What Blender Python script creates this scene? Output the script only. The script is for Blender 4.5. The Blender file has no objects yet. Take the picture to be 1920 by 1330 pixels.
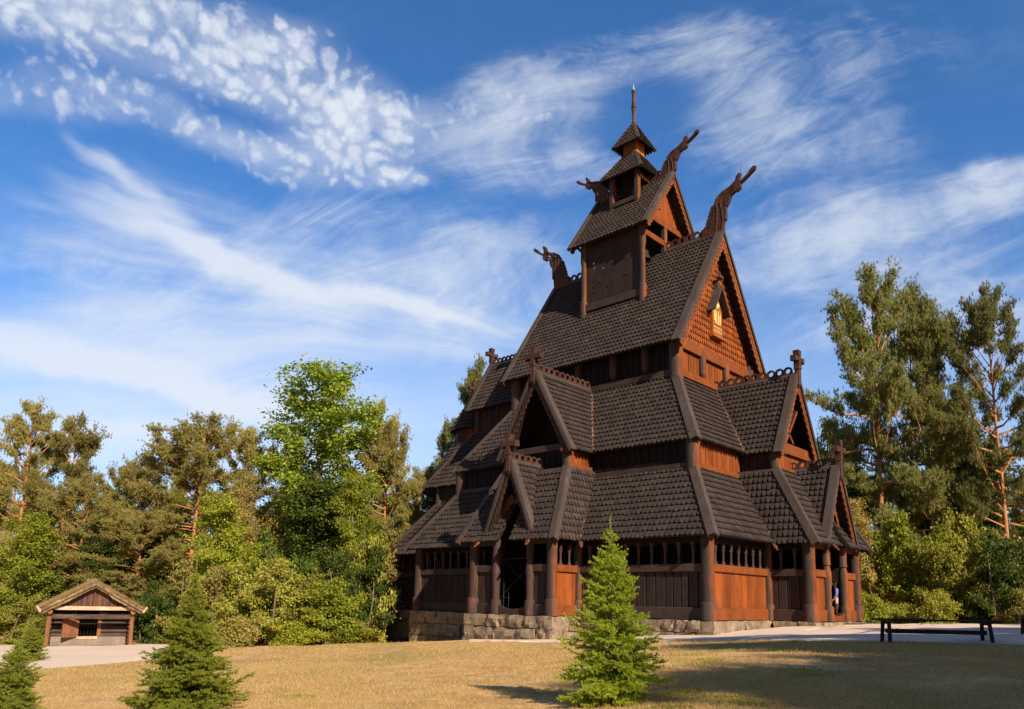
import bpy, bmesh, math, random
import numpy as np
from mathutils import Vector, Matrix
from mathutils.geometry import tessellate_polygon
R = math.radians
rnd = random.Random(7)
scene = bpy.context.scene
COL = scene.collection

# ------------------------------------------------------------------ camera
CAM = np.array([22.907, -33.893, 0.5045]); YAW, PITCH, ROLL = R(43.4033), R(9.5937), R(1.2172)
FPX, PPY = 1432.22, 887.70                      # focal length and principal row in 1920 px units
Fv = np.array([-math.sin(YAW)*math.cos(PITCH), math.cos(YAW)*math.cos(PITCH), math.sin(PITCH)])
Rv0 = np.array([math.cos(YAW), math.sin(YAW), 0.]); Uv0 = np.cross(Rv0, Fv)
Rv = Rv0*math.cos(ROLL)+Uv0*math.sin(ROLL); Uv = -Rv0*math.sin(ROLL)+Uv0*math.cos(ROLL)
Fh = np.array([-math.sin(YAW), math.cos(YAW), 0.]); Rh = Rv0
cd = bpy.data.cameras.new('camera'); cam = bpy.data.objects.new('camera', cd); COL.objects.link(cam)
M = Matrix((tuple(Rv), tuple(Uv), tuple(-Fv))).transposed().to_4x4(); M.translation = Vector(CAM)
cam.matrix_world = M
cd.sensor_width = 36; cd.lens = 36*FPX/1920; cd.shift_y = (PPY-665)/1920
cd.clip_start = .1; cd.clip_end = 5000; scene.camera = cam

def ray(u, v):
    return Fv+Rv*((u-960)/FPX)+Uv*((PPY-v)/FPX)
def spot(px, d, py=1130):                       # world xy at a horizontal distance d along the view
    r = ray(px, py); k = d/(r@Fh)
    return CAM+r*k
# ------------------------------------------------------------------ sun and sky
SUN_AZ, SUN_EL = R(-17), R(31)                  # direction towards the sun, measured from +x
sd = bpy.data.lights.new('sun', 'SUN'); sun = bpy.data.objects.new('sun', sd); COL.objects.link(sun)
sv = Vector((math.cos(SUN_AZ)*math.cos(SUN_EL), math.sin(SUN_AZ)*math.cos(SUN_EL), math.sin(SUN_EL)))
sun.rotation_euler = sv.to_track_quat('Z', 'Y').to_euler()
sd.energy = 5.0; sd.angle = R(.55); sd.color = (1., .85, .66)
scene.view_settings.view_transform = 'Standard'; scene.view_settings.look = 'None'
scene.view_settings.exposure = 0.68; scene.view_settings.gamma = 1

class NT:
    """small node helper"""
    def __init__(s, tree): s.t = tree; s.t.nodes.clear()
    def n(s, typ, **kw):
        nd = s.t.nodes.new(typ)
        for k, v in kw.items(): setattr(nd, k, v)
        return nd
    def link(s, a, b): s.t.links.new(a, b)
    def inp(s, sock, v):
        if hasattr(v, 'is_linked') or hasattr(v, 'links'): s.link(v, sock)
        else: sock.default_value = v
    def m(s, op, a, b=0., c=0., clamp=False):
        nd = s.n('ShaderNodeMath', operation=op, use_clamp=clamp)
        s.inp(nd.inputs[0], a); s.inp(nd.inputs[1], b)
        if op in ('MULTIPLY_ADD', 'SMOOTH_MIN', 'SMOOTH_MAX'): s.inp(nd.inputs[2], c)
        return nd.outputs[0]
    def vm(s, op, a, b=(0, 0, 0)):
        nd = s.n('ShaderNodeVectorMath', operation=op); s.inp(nd.inputs[0], a); s.inp(nd.inputs[1], b)
        return nd.outputs['Value'] if op in ('DOT_PRODUCT', 'LENGTH') else nd.outputs[0]
    def mix(s, f, a, b, blend='MIX'):
        nd = s.n('ShaderNodeMix', data_type='RGBA', blend_type=blend, clamp_factor=True)
        s.inp(nd.inputs[0], f)
        for k, v in ((6, a), (7, b)):
            if isinstance(v, tuple) and len(v) == 3: v = v+(1,)
            s.inp(nd.inputs[k], v)
        return nd.outputs[2]
    def ramp(s, f, stops):
        nd = s.n('ShaderNodeMapRange', interpolation_type='SMOOTHSTEP'); s.inp(nd.inputs[0], f)
        nd.inputs[1].default_value, nd.inputs[2].default_value, nd.inputs[3].default_value, nd.inputs[4].default_value = stops
        return nd.outputs[0]
    def noise(s, vec, scale, detail=3, rough=.55, dist=0., dim='3D'):
        nd = s.n('ShaderNodeTexNoise', noise_dimensions=dim); s.link(vec, nd.inputs['Vector'])
        nd.inputs['Scale'].default_value = scale; nd.inputs['Detail'].default_value = detail
        nd.inputs['Roughness'].default_value = rough; nd.inputs['Distortion'].default_value = dist
        return nd.outputs['Fac']
    def comb(s, x, y, z):
        nd = s.n('ShaderNodeCombineXYZ'); s.inp(nd.inputs[0], x); s.inp(nd.inputs[1], y); s.inp(nd.inputs[2], z); return nd.outputs[0]
    def scalev(s, vec, sc):
        return s.vm('MULTIPLY', vec, sc)

world = bpy.data.worlds.new('World'); scene.world = world; world.use_nodes = True
w = NT(world.node_tree)
sky = w.n('ShaderNodeTexSky', sky_type='NISHITA', sun_disc=False)
sky.sun_elevation = SUN_EL; sky.sun_rotation = R(90)-SUN_AZ
sky.air_density = 1.; sky.dust_density = .3; sky.ozone_density = 2.5; sky.altitude = 100
tc = w.n('ShaderNodeTexCoord'); D = tc.outputs['Generated']
dF = w.m('MAXIMUM', w.vm('DOT_PRODUCT', D, tuple(Fh)), .05)
U = w.m('DIVIDE', w.vm('DOT_PRODUCT', D, tuple(Rh)), dF)
sepd = w.n('ShaderNodeSeparateXYZ'); w.link(D, sepd.inputs[0])
V = w.m('DIVIDE', sepd.outputs[2], dF)
def uv(px, py):
    r = ray(px, py); return (r@Rh)/(r@Fh), r[2]/(r@Fh)
wob = w.noise(D, 2.6, 3, .5)
wob2 = w.noise(w.vm('ADD', D, (5.2, 1.3, 2.2)), 3.0, 5, .62)
Uw = w.m('ADD', U, w.m('MULTIPLY', w.m('SUBTRACT', wob, .5), .16))
Vw = w.m('ADD', V, w.m('MULTIPLY', w.m('SUBTRACT', wob2, .5), .16))
def blob(px, py, rx, ry, rot=0, amp=1., wobbly=True, inner=.2):
    u0, v0 = uv(px, py); c, s_ = math.cos(R(-rot)), math.sin(R(-rot))
    a, b = (Uw, Vw) if wobbly else (U, V)
    du = w.m('SUBTRACT', a, u0); dv = w.m('SUBTRACT', b, v0)
    x = w.m('MULTIPLY', w.m('ADD', w.m('MULTIPLY', du, c), w.m('MULTIPLY', dv, s_)), 1300/rx)
    y = w.m('MULTIPLY', w.m('SUBTRACT', w.m('MULTIPLY', dv, c), w.m('MULTIPLY', du, s_)), 1300/ry)
    r2 = w.m('SQRT', w.m('ADD', w.m('MULTIPLY', x, x), w.m('MULTIPLY', y, y)))
    return w.ramp(r2, (inner, 1., amp, 0.))
def addall(l):
    o = l[0]
    for k in l[1:]: o = w.m('ADD', o, k)
    return o
# rippled puffs, upper left
puffmask = addall([blob(220, 80, 460, 150, 14, .95), blob(560, 150, 330, 120, 22, .85), blob(700, 240, 210, 120, 14, .8), blob(600, 300, 300, 75, 12, .7), blob(60, 30, 300, 90, 10, .5),
                   blob(940, 190, 230, 80, -8, .5), blob(90, 200, 280, 90, 10, .7), blob(745, 345, 130, 34, 4, .7), blob(330, 235, 280, 60, 12, .6), blob(480, 60, 260, 80, 20, .5), blob(400, 30, 420, 70, 8, .45)])
dw = w.n('ShaderNodeTexNoise'); dw.inputs['Scale'].default_value = 11; dw.inputs['Detail'].default_value = 5; dw.inputs['Roughness'].default_value = .6; w.link(D, dw.inputs['Vector'])
off = w.scalev(w.vm('SUBTRACT', dw.outputs['Color'], (.5, .5, .5)), (.085, .085, .085))
vor = w.n('ShaderNodeTexVoronoi', feature='SMOOTH_F1'); vor.inputs['Scale'].default_value = 56; vor.inputs['Smoothness'].default_value = .55
w.link(w.vm('ADD', w.scalev(D, (1, 1, 1.3)), off), vor.inputs['Vector'])
cell = w.ramp(vor.outputs['Distance'], (.1, .75, 1., 0.))
fine = w.noise(w.vm('ADD', D, off), 62, 6, .62); med = w.noise(D, 7, 5, .6)
puff = w.m('ADD', w.m('MULTIPLY', cell, .50), w.m('ADD', w.m('MULTIPLY', fine, .55), w.m('MULTIPLY', med, .62)))
pf = w.ramp(w.m('ADD', puff, w.m('MULTIPLY', puffmask, .62)), (1.08, 1.86, 0., 1.))
pf = w.m('MULTIPLY', pf, w.ramp(puffmask, (.03, .42, 0., 1.)))
haze1 = w.m('MULTIPLY', w.ramp(puffmask, (.1, 1., 0., .42)), w.ramp(med, (.32, .62, .3, 1.)))
# long streaks fanning out from low behind the roof
u0, v0 = uv(1290, 725)
du = w.m('SUBTRACT', U, u0); dv = w.m('SUBTRACT', V, v0)
th = w.m('ARCTAN2', dv, w.m('ABSOLUTE', du)); rr = w.m('SQRT', w.m('ADD', w.m('MULTIPLY', du, du), w.m('MULTIPLY', dv, dv)))
side = w.m('MULTIPLY', w.m('SIGN', du), 7.)
bend = w.m('ADD', th, w.m('MULTIPLY', w.m('SUBTRACT', wob, .5), .30))
st1 = w.noise(w.comb(w.m('MULTIPLY', bend, 8.5), w.m('MULTIPLY', rr, 1.5), side), 1.0, 4, .55, .25)
st2 = w.noise(w.comb(w.m('MULTIPLY', bend, 30.), w.m('MULTIPLY', rr, 2.4), side), 1.0, 5, .6, .4)
streak = w.m('ADD', w.m('MULTIPLY', st1, .72), w.m('MULTIPLY', st2, .28))
smask = addall([blob(380, 470, 420, 46, 24, .75, True, .0), blob(620, 540, 420, 34, 17, .85, True, .0), blob(240, 345, 260, 34, 32, .6, True, .0), blob(200, 670, 520, 54, 8, .85, True, .0), blob(420, 720, 500, 40, 8, .5, True, .0),
                blob(330, 480, 660, 220, 16, .55), blob(300, 700, 760, 180, 6, .58), blob(820, 625, 380, 70, 9, .4), blob(60, 790, 380, 70, 4, .5), blob(480, 820, 420, 50, 6, .35), blob(190, 880, 260, 60, 4, .5),
                blob(1800, 500, 330, 60, -18, .4), blob(1700, 640, 380, 70, -8, .4)])
stc = w.m('MULTIPLY', w.ramp(w.m('ADD', streak, w.m('MULTIPLY', smask, .40)), (.50, 1.06, 0., 1.)), w.ramp(smask, (.0, .5, .05, 1.)))
# fine wisps: warped fractal noise, slightly drawn out from lower left to upper right
c_, s__ = math.cos(R(22)), math.sin(R(22))
wu_ = w.m('ADD', w.m('MULTIPLY', U, c_), w.m('MULTIPLY', V, s__)); wv_ = w.m('SUBTRACT', w.m('MULTIPLY', V, c_), w.m('MULTIPLY', U, s__))
wp1 = w.comb(w.m('MULTIPLY', wu_, 2.6), w.m('MULTIPLY', wv_, 6.5), 3.3)
wn1 = w.n('ShaderNodeTexNoise'); wn1.inputs['Scale'].default_value = .9; wn1.inputs['Detail'].default_value = 4; w.link(wp1, wn1.inputs['Vector'])
wp2 = w.vm('ADD', wp1, w.scalev(w.vm('SUBTRACT', wn1.outputs['Color'], (.5, .5, .5)), (1.5, 1.5, 1.5)))
wisp = w.noise(wp2, 1.15, 9, .66, .35)
wd2 = w.comb(w.m('MULTIPLY', wv_, 2.4), w.m('MULTIPLY', wu_, 6.0), 8.1)
wisp2 = w.noise(w.vm('ADD', wd2, w.scalev(w.vm('SUBTRACT', wn1.outputs['Color'], (.5, .5, .5)), (1.3, 1.3, 1.3))), 1.3, 8, .64, .3)
wisp = w.m('ADD', w.m('MULTIPLY', wisp, .6), w.m('MULTIPLY', wisp2, .4))
wmask = addall([blob(1720, 440, 420, 120, -20, .55), blob(1800, 620, 480, 170, -8, .6), blob(1390, 250, 190, 170, 60, .55), blob(1580, 260, 260, 200, 0, .35), blob(1880, 360, 160, 80, -20, .5), blob(1150, 90, 380, 90, -12, .42), blob(960, 300, 330, 110, 4, .5),
                blob(960, 180, 260, 120, -10, .6), blob(1500, 90, 500, 140, 0, .4), blob(300, 560, 760, 280, 8, .36), blob(700, 480, 420, 200, 12, .5), blob(960, 520, 300, 200, 0, .4), blob(1500, 480, 420, 150, 0, .45), blob(150, 830, 500, 120, 0, .35)])
comb_ = w.noise(w.scalev(wp2, (2.6, 3.6, 1.)), 1.6, 7, .68, .15)
wisp = w.m('ADD', wisp, w.m('MULTIPLY', w.m('SUBTRACT', comb_, .5), .32))
wsp = w.m('MULTIPLY', w.ramp(w.m('ADD', wisp, w.m('MULTIPLY', wmask, .26)), (.46, .93, 0., 1.)), w.ramp(wmask, (.0, .45, .10, 1.)))
veil = w.m('MULTIPLY', w.ramp(V, (.60, .0, 0., .74)), w.ramp(wob2, (.25, .7, .5, 1.)))
inv = lambda q: w.m('SUBTRACT', 1., q, clamp=True)
dens = w.m('SUBTRACT', 1., w.m('MULTIPLY', w.m('MULTIPLY', inv(w.m('MULTIPLY', pf, w.ramp(w.noise(D, 26, 5, .7), (.3, .68, .55, .9)))), inv(w.m('MULTIPLY', haze1, .8))), w.m('MULTIPLY', w.m('MULTIPLY', inv(w.m('MULTIPLY', stc, .80)), inv(w.m('MULTIPLY', wsp, .72))), inv(veil))))
dens = w.m('MINIMUM', dens, .93)
skyc = w.mix(1., sky.outputs[0], (.46, .86, 1.24), 'MULTIPLY')
full = w.mix(dens, skyc, (5.8, 6.15, 6.7))
back = w.ramp(w.vm('DOT_PRODUCT', D, tuple(Fh)), (-.25, .15, .72, 0.))      # added unseen grey veil behind the camera, dims and neutralises the sky fill
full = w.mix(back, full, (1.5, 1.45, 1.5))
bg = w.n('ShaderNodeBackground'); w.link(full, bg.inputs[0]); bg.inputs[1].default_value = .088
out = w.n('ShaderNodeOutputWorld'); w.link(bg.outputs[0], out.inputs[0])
#EARLY_END
# ------------------------------------------------------------------ object helpers
def tag(o, label=None, cat=None, group=None, kind=None):
    if label: o['label'] = label
    if cat: o['category'] = cat
    if group: o['group'] = group
    if kind: o['kind'] = kind
    return o
def empty(name, loc=(0, 0, 0), rz=0, parent=None, **kw):
    o = bpy.data.objects.new(name, None); COL.objects.link(o); o.location = loc; o.rotation_euler = (0, 0, rz)
    o.empty_display_size = .3
    if parent: o.parent = parent
    return tag(o, **kw)
def link(name, me, mat=None, parent=None, smooth=False):
    o = bpy.data.objects.new(name, me); COL.objects.link(o)
    if mat and not me.materials: me.materials.append(mat)
    if parent: o.parent = parent
    if smooth: me.polygons.foreach_set('use_smooth', [True]*len(me.polygons))
    return o
def fastmesh(name, V, F, smooth=False):
    V = np.asarray(V, np.float32); F = np.asarray(F, np.int32)
    me = bpy.data.meshes.new(name); n, k = F.shape
    me.vertices.add(len(V)); me.vertices.foreach_set('co', V.ravel())
    me.loops.add(n*k); me.loops.foreach_set('vertex_index', F.ravel())
    me.polygons.add(n); me.polygons.foreach_set('loop_start', np.arange(n, dtype=np.int32)*k)
    if smooth: me.polygons.foreach_set('use_smooth', np.ones(n, bool))
    me.update(calc_edges=True)
    return me

class MB:
    """collects solids, then builds them as one mesh object"""
    def __init__(s): s.v = []; s.f = []
    def add(s, vs, fs):
        b = len(s.v); s.v += [tuple(v) for v in vs]; s.f += [tuple(b+i for i in f) for f in fs]
    def box(s, x0, x1, y0, y1, z0, z1, M=None):
        vs = [Vector((x, y, z)) for z in (z0, z1) for y in (y0, y1) for x in (x0, x1)]
        if M is not None: vs = [M @ v for v in vs]
        s.add(vs, [(0, 2, 3, 1), (4, 5, 7, 6), (0, 1, 5, 4), (1, 3, 7, 5), (3, 2, 6, 7), (2, 0, 4, 6)])
    def bar(s, p, q, w_, h_, up=(0, 0, 1)):
        p, q = Vector(p), Vector(q); d = (q-p); L = d.length; d.normalize(); up = Vector(up)
        a = d.cross(up)
        if a.length < 1e-4: a = d.cross(Vector((1, 0, 0)))
        a.normalize(); b = a.cross(d)
        M_ = Matrix((a, d, b)).transposed().to_4x4(); M_.translation = p
        s.box(-w_/2, w_/2, 0, L, -h_/2, h_/2, M_)
    def prism(s, pts, nrm, th, holes=()):
        """flat polygon (3d points) with holes, thickness th along nrm (both sides get a face)"""
        nrm = Vector(nrm).normalized(); loops = [[Vector(p) for p in pts]]+[[Vector(p) for p in h] for h in holes]
        tris = tessellate_polygon(loops); allp = [p for l in loops for p in l]; n = len(allp)
        vs = [p+nrm*th/2 for p in allp]+[p-nrm*th/2 for p in allp]; fs = []
        for t in tris:
            a, b, c = [allp[i] for i in t]
            if (b-a).cross(c-a).dot(nrm) < 0: t = (t[0], t[2], t[1])
            fs.append(tuple(t)); fs.append((t[0]+n, t[2]+n, t[1]+n))
        k = 0
        for l in loops:
            m = len(l)
            for i in range(m): j = (i+1) % m; fs.append((k+i, k+j, k+j+n, k+i+n))
            k += m
        s.add(vs, fs)
    def lathe(s, x, y, prof, n=16, sx=1., sy=1., cap=True):
        """prof: list of (z, r)"""
        vs = []; fs = []
        for z, r in prof:
            for i in range(n):
                a = 2*math.pi*i/n; vs.append((x+r*sx*math.cos(a), y+r*sy*math.sin(a), z))
        for k in range(len(prof)-1):
            for i in range(n):
                j = (i+1) % n; fs.append((k*n+i, k*n+j, (k+1)*n+j, (k+1)*n+i))
        if cap: fs.append(tuple(range(n))[::-1]); fs.append(tuple((len(prof)-1)*n+i for i in range(n)))
        s.add(vs, fs)
    def tube(s, pts, rad, n=6):
        pts = [Vector(p) for p in pts]; vs = []; fs = []
        a = None
        for i, p in enumerate(pts):
            d = (pts[min(i+1, len(pts)-1)]-pts[max(i-1, 0)]).normalized()
            if a is None: a = d.orthogonal().normalized()
            a = (a-d*a.dot(d)).normalized(); b = d.cross(a)
            for k in range(n):
                t = 2*math.pi*k/n; vs.append(p+(a*math.cos(t)+b*math.sin(t))*rad[i])
        for i in range(len(pts)-1):
            for k in range(n):
                j = (k+1) % n; fs.append((i*n+k, i*n+j, (i+1)*n+j, (i+1)*n+k))
        fs.append(tuple(range(n))[::-1]); fs.append(tuple((len(pts)-1)*n+k for k in range(n)))
        s.add(vs, fs)
    def build(s, name, mat, parent=None, smooth=False, bevel=0):
        me = bpy.data.meshes.new(name); me.from_pydata(s.v, [], s.f); me.update()
        o = link(name, me, mat, parent, smooth)
        if bevel:
            b = o.modifiers.new('bevel', 'BEVEL'); b.width = bevel; b.segments = 1; b.limit_method = 'ANGLE'; b.angle_limit = R(40)
        return o
def auto_smooth(o, ang=40):
    me = o.data; me.polygons.foreach_set('use_smooth', [True]*len(me.polygons))
    bm = bmesh.new(); bm.from_mesh(me)
    for e in bm.edges:
        if len(e.link_faces) == 2 and e.calc_face_angle(0) > R(ang): e.smooth = False
    bm.to_mesh(me); bm.free(); return o

# ------------------------------------------------------------------ materials
def wood(name, tar, bare=None, grain='z', west=0., rough=.65, var=.35, streak=6., bare_amt=.5, spec=.12, bump=.35):
    """weathered tarred wood. tar/bare = two real tones; west>0: the west side has lost its tar (orange wood shows)"""
    m = bpy.data.materials.new(name); m.use_nodes = True; t = NT(m.node_tree)
    tc = t.n('ShaderNodeTexCoord'); P = tc.outputs['Object']
    geo = t.n('ShaderNodeNewGeometry'); isl = geo.outputs['Random Per Island']
    sc = {'z': (streak, streak, .35), 'x': (.35, streak, streak), 'y': (streak, .35, streak), 'n': (2.5, 2.5, 2.5)}[grain]
    g = t.noise(t.vm('ADD', t.scalev(P, sc), t.comb(t.m('MULTIPLY', isl, 37.), t.m('MULTIPLY', isl, 11.), 0)), 2.2, 5, .6, .6)
    fine = t.noise(t.scalev(P, tuple(c*4.5 for c in sc)), 2., 3, .6)
    big = t.noise(P, 1.1, 4, .6)
    k = t.m('ADD', 1-var*.8, t.m('MULTIPLY', t.m('ADD', t.m('MULTIPLY', isl, .5), t.m('MULTIPLY', g, .9)), var*1.15))
    k = t.m('MULTIPLY', k, t.m('ADD', .42, t.m('MULTIPLY', t.noise(t.scalev(P, (1.6, 1.6, .55)), 1.0, 5, .65), 1.16)))
    kc = t.comb(k, k, k)
    if bare is not None:
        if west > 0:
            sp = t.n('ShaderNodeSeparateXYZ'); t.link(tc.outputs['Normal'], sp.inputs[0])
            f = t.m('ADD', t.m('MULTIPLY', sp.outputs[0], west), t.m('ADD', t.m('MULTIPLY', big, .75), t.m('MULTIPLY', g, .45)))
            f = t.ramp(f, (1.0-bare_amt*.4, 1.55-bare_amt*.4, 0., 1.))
        else:
            f = t.ramp(t.m('ADD', g, t.m('MULTIPLY', big, .5)), (1.05-bare_amt*.6, 1.35-bare_amt*.6, 0., 1.))
        c = t.mix(f, tar, bare)
    else:
        c = t.mix(0., tar, tar)
    c = t.mix(1., c, kc, 'MULTIPLY')
    c = t.mix(t.ramp(fine, (.56, .68, 0., .65)), c, tuple(q*.35 for q in tar))
    bs = t.n('ShaderNodeBsdfPrincipled'); t.link(c, bs.inputs['Base Color'])
    bs.inputs['Roughness'].default_value = rough; bs.inputs['Specular IOR Level'].default_value = spec
    bp = t.n('ShaderNodeBump'); bp.inputs['Strength'].default_value = bump; bp.inputs['Distance'].default_value = .02
    t.link(t.m('ADD', t.m('MULTIPLY', fine, .5), g), bp.inputs['Height']); t.link(bp.outputs[0], bs.inputs['Normal'])
    o = t.n('ShaderNodeOutputMaterial'); t.link(bs.outputs[0], o.inputs[0])
    return m
TAR = (.040, .027, .024); ORANGE = (.40, .115, .024); DEEP = (.15, .040, .014)
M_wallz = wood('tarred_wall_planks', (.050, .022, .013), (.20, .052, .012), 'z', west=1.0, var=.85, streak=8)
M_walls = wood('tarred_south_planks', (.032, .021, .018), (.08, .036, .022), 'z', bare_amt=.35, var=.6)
M_wallup = wood('tarred_planks_eave_shade', (.011, .006, .005), None, 'z')  # eave shade put into the colour, darker than the tar itself
M_wallx = wood('tarred_beam_long', (.048, .032, .028), (.10, .05, .03), 'x', bare_amt=.4)
M_wally = wood('weathered_beam_cross', (.055, .026, .016), (.165, .046, .013), 'y', west=.95, var=.6)
M_post = wood('tarred_post', (.048, .035, .031), (.21, .058, .015), 'z', west=.72, streak=4, bare_amt=.2, var=.5)
M_postd = wood('dark_tarred_post', (.055, .034, .029), (.13, .05, .03), 'z', streak=4, bare_amt=.5, var=.5)
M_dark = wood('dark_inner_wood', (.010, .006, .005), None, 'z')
M_roof = wood('tarred_shingle', (.047, .035, .032), (.092, .064, .052), 'z', streak=3, var=.6, bare_amt=.42, rough=.75, spec=.12)
M_base = wood('roof_underlay', (.022, .014, .012), None, 'n')
M_cap = wood('roof_cap_board', (.064, .048, .043), (.11, .075, .058), 'z', streak=3, var=.25, bare_amt=.35, rough=.7)
M_carve = wood('carved_board', (.060, .028, .020), (.20, .062, .020), 'n', west=.65, bare_amt=.5)
M_carved_dark = wood('dark_carved_board', (.042, .024, .018), (.085, .040, .022), 'n', bare_amt=.4)
M_crest = wood('ridge_crest_wood', (.060, .030, .022), (.12, .055, .032), 'n', bare_amt=.5)
M_gshing = wood('gable_shingle', (.10, .030, .012), (.23, .060, .014), 'z', west=.7, var=.8, bare_amt=.7)
M_bench = wood('black_bench_wood', (.022, .022, .022), (.05, .045, .04), 'x', bare_amt=.3, rough=.6)
M_gold = bpy.data.materials.new('gold_paint'); M_gold.use_nodes = True
_b = M_gold.node_tree.nodes['Principled BSDF']; _b.inputs['Base Color'].default_value = (.62, .40, .13, 1); _b.inputs['Roughness'].default_value = .45; _b.inputs['Metallic'].default_value = .2
M_metal = bpy.data.materials.new('grey_metal'); M_metal.use_nodes = True
_b = M_metal.node_tree.nodes['Principled BSDF']; _b.inputs['Base Color'].default_value = (.35, .34, .33, 1); _b.inputs['Roughness'].default_value = .4; _b.inputs['Metallic'].default_value = .8
M_copper = bpy.data.materials.new('verdigris'); M_copper.use_nodes = True
_b = M_copper.node_tree.nodes['Principled BSDF']; _b.inputs['Base Color'].default_value = (.22, .42, .36, 1); _b.inputs['Roughness'].default_value = .6

def simple(name, build):
    m = bpy.data.materials.new(name); m.use_nodes = True; t = NT(m.node_tree)
    bs = t.n('ShaderNodeBsdfPrincipled'); o = t.n('ShaderNodeOutputMaterial'); t.link(bs.outputs[0], o.inputs[0])
    build(t, bs, t.n('ShaderNodeTexCoord').outputs['Object']); return m
def _stone(t, bs, P):
    isl = t.n('ShaderNodeNewGeometry').outputs['Random Per Island']
    n1 = t.noise(P, 2.5, 6, .65); n2 = t.noise(P, 14, 5, .7)
    c = t.mix(t.ramp(n1, (.35, .65, 0, 1)), (.12, .085, .055), (.32, .235, .155))
    c = t.mix(t.m('MULTIPLY', isl, .55), c, (.24, .18, .125))
    c = t.mix(t.ramp(n2, (.5, .75, 0, .6)), c, (.10, .085, .06))
    t.link(c, bs.inputs['Base Color']); bs.inputs['Roughness'].default_value = .9
    bp = t.n('ShaderNodeBump'); bp.inputs['Strength'].default_value = .8; bp.inputs['Distance'].default_value = .04
    t.link(t.m('ADD', n1, n2), bp.inputs['Height']); t.link(bp.outputs[0], bs.inputs['Normal'])
M_stone = simple('rough_stone', _stone)
def _gravel(t, bs, P):
    n1 = t.noise(P, .5, 4, .6); n2 = t.noise(P, 30, 4, .7); n3 = t.noise(P, 4, 4, .6)
    c = t.mix(n1, (.60, .46, .36), (.76, .61, .50)); c = t.mix(t.ramp(n2, (.35, .7, 0, .5)), c, (.44, .36, .30))
    c = t.mix(t.ramp(n3, (.55, .75, 0, .4)), c, (.42, .33, .25))
    t.link(c, bs.inputs['Base Color']); bs.inputs['Roughness'].default_value = 1.; bs.inputs['Specular IOR Level'].default_value = .02
    bp = t.n('ShaderNodeBump'); bp.inputs['Strength'].default_value = .5; bp.inputs['Distance'].default_value = .02
    t.link(n2, bp.inputs['Height']); t.link(bp.outputs[0], bs.inputs['Normal'])
M_gravel = simple('pale_gravel', _gravel)
def _lawn(t, bs, P):
    n0 = t.noise(P, .22, 4, .6); n1 = t.noise(P, 1.3, 5, .65); n2 = t.noise(t.scalev(P, (1, 1, .4)), 22, 5, .75); n3 = t.noise(P, 60, 3, .8)
    n5 = t.noise(t.scalev(P, (.55, 1.6, 1)), 1.1, 5, .7)
    c = t.mix(t.ramp(n1, (.35, .65, 0, 1)), (.52, .305, .125), (.86, .585, .275)); c = t.mix(t.ramp(n5, (.5, .68, 0, .7)), c, (.40, .21, .085))
    c = t.mix(t.ramp(t.m('ADD', n0, t.m('MULTIPLY', n1, .5)), (.66, .90, 0, .8)), c, (.35, .29, .10))
    c = t.mix(t.ramp(n2, (.4, .66, 0, .85)), c, (.27, .155, .07))
    c = t.mix(t.ramp(n3, (.5, .75, 0, .5)), c, (.66, .50, .27))
    t.link(c, bs.inputs['Base Color']); bs.inputs['Roughness'].default_value = 1.; bs.inputs['Specular IOR Level'].default_value = .02
    bp = t.n('ShaderNodeBump'); bp.inputs['Strength'].default_value = .9; bp.inputs['Distance'].default_value = .03
    t.link(t.m('ADD', n2, t.m('MULTIPLY', n3, .5)), bp.inputs['Height']); t.link(bp.outputs[0], bs.inputs['Normal'])
M_lawn = simple('dry_lawn', _lawn)
def leafmat(name, c1, c2, c3, amt3=.12, trans=.35, spec=.2):
    m = bpy.data.materials.new(name); m.use_nodes = True; t = NT(m.node_tree)
    isl = t.n('ShaderNodeNewGeometry').outputs['Random Per Island']; oi = t.n('ShaderNodeObjectInfo').outputs['Random']
    P = t.n('ShaderNodeTexCoord').outputs['Object']; n = t.noise(t.vm('ADD', P, t.comb(t.m('MULTIPLY', oi, 30.), 0, 0)), .7, 3, .6)
    c = t.mix(t.m('ADD', t.m('MULTIPLY', isl, .55), t.m('MULTIPLY', t.m('SUBTRACT', n, .25), .9), clamp=True), c1, c2)
    wn = t.n('ShaderNodeTexWhiteNoise', noise_dimensions='1D'); t.link(t.m('MULTIPLY', isl, 91.), wn.inputs['W'])
    c = t.mix(t.m('GREATER_THAN', t.m('ADD', wn.outputs['Value'], t.m('MULTIPLY', t.m('SUBTRACT', n, .5), .5)), 1-amt3), c, c3)
    k = t.m('ADD', .68, t.m('MULTIPLY', oi, .55)); c = t.mix(1., c, t.comb(k, k, k), 'MULTIPLY')
    bs = t.n('ShaderNodeBsdfPrincipled'); t.link(c, bs.inputs['Base Color']); bs.inputs['Roughness'].default_value = .55; bs.inputs['Specular IOR Level'].default_value = spec
    tr = t.n('ShaderNodeBsdfTranslucent'); t.link(t.mix(1., c, (1.1, 1.15, .6), 'MULTIPLY'), tr.inputs[0])
    mx = t.n('ShaderNodeMixShader'); mx.inputs[0].default_value = trans; t.link(bs.outputs[0], mx.inputs[1]); t.link(tr.outputs[0], mx.inputs[2])
    o = t.n('ShaderNodeOutputMaterial'); t.link(mx.outputs[0], o.inputs[0]); return m
M_pine = leafmat('pine_needles', (.21, .21, .055), (.40, .36, .105), (.42, .27, .10), .16, .35)
M_midgreen = leafmat('mid_green_leaves', (.12, .185, .02), (.28, .34, .035), (.36, .36, .05), .06, .4)
M_pine_dark = leafmat('dark_pine_needles', (.12, .15, .04), (.26, .27, .08), (.34, .22, .08), .12, .3)
M_maple = leafmat('maple_leaves', (.16, .20, .020), (.38, .40, .042), (.38, .33, .05), .06, .4)
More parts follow.
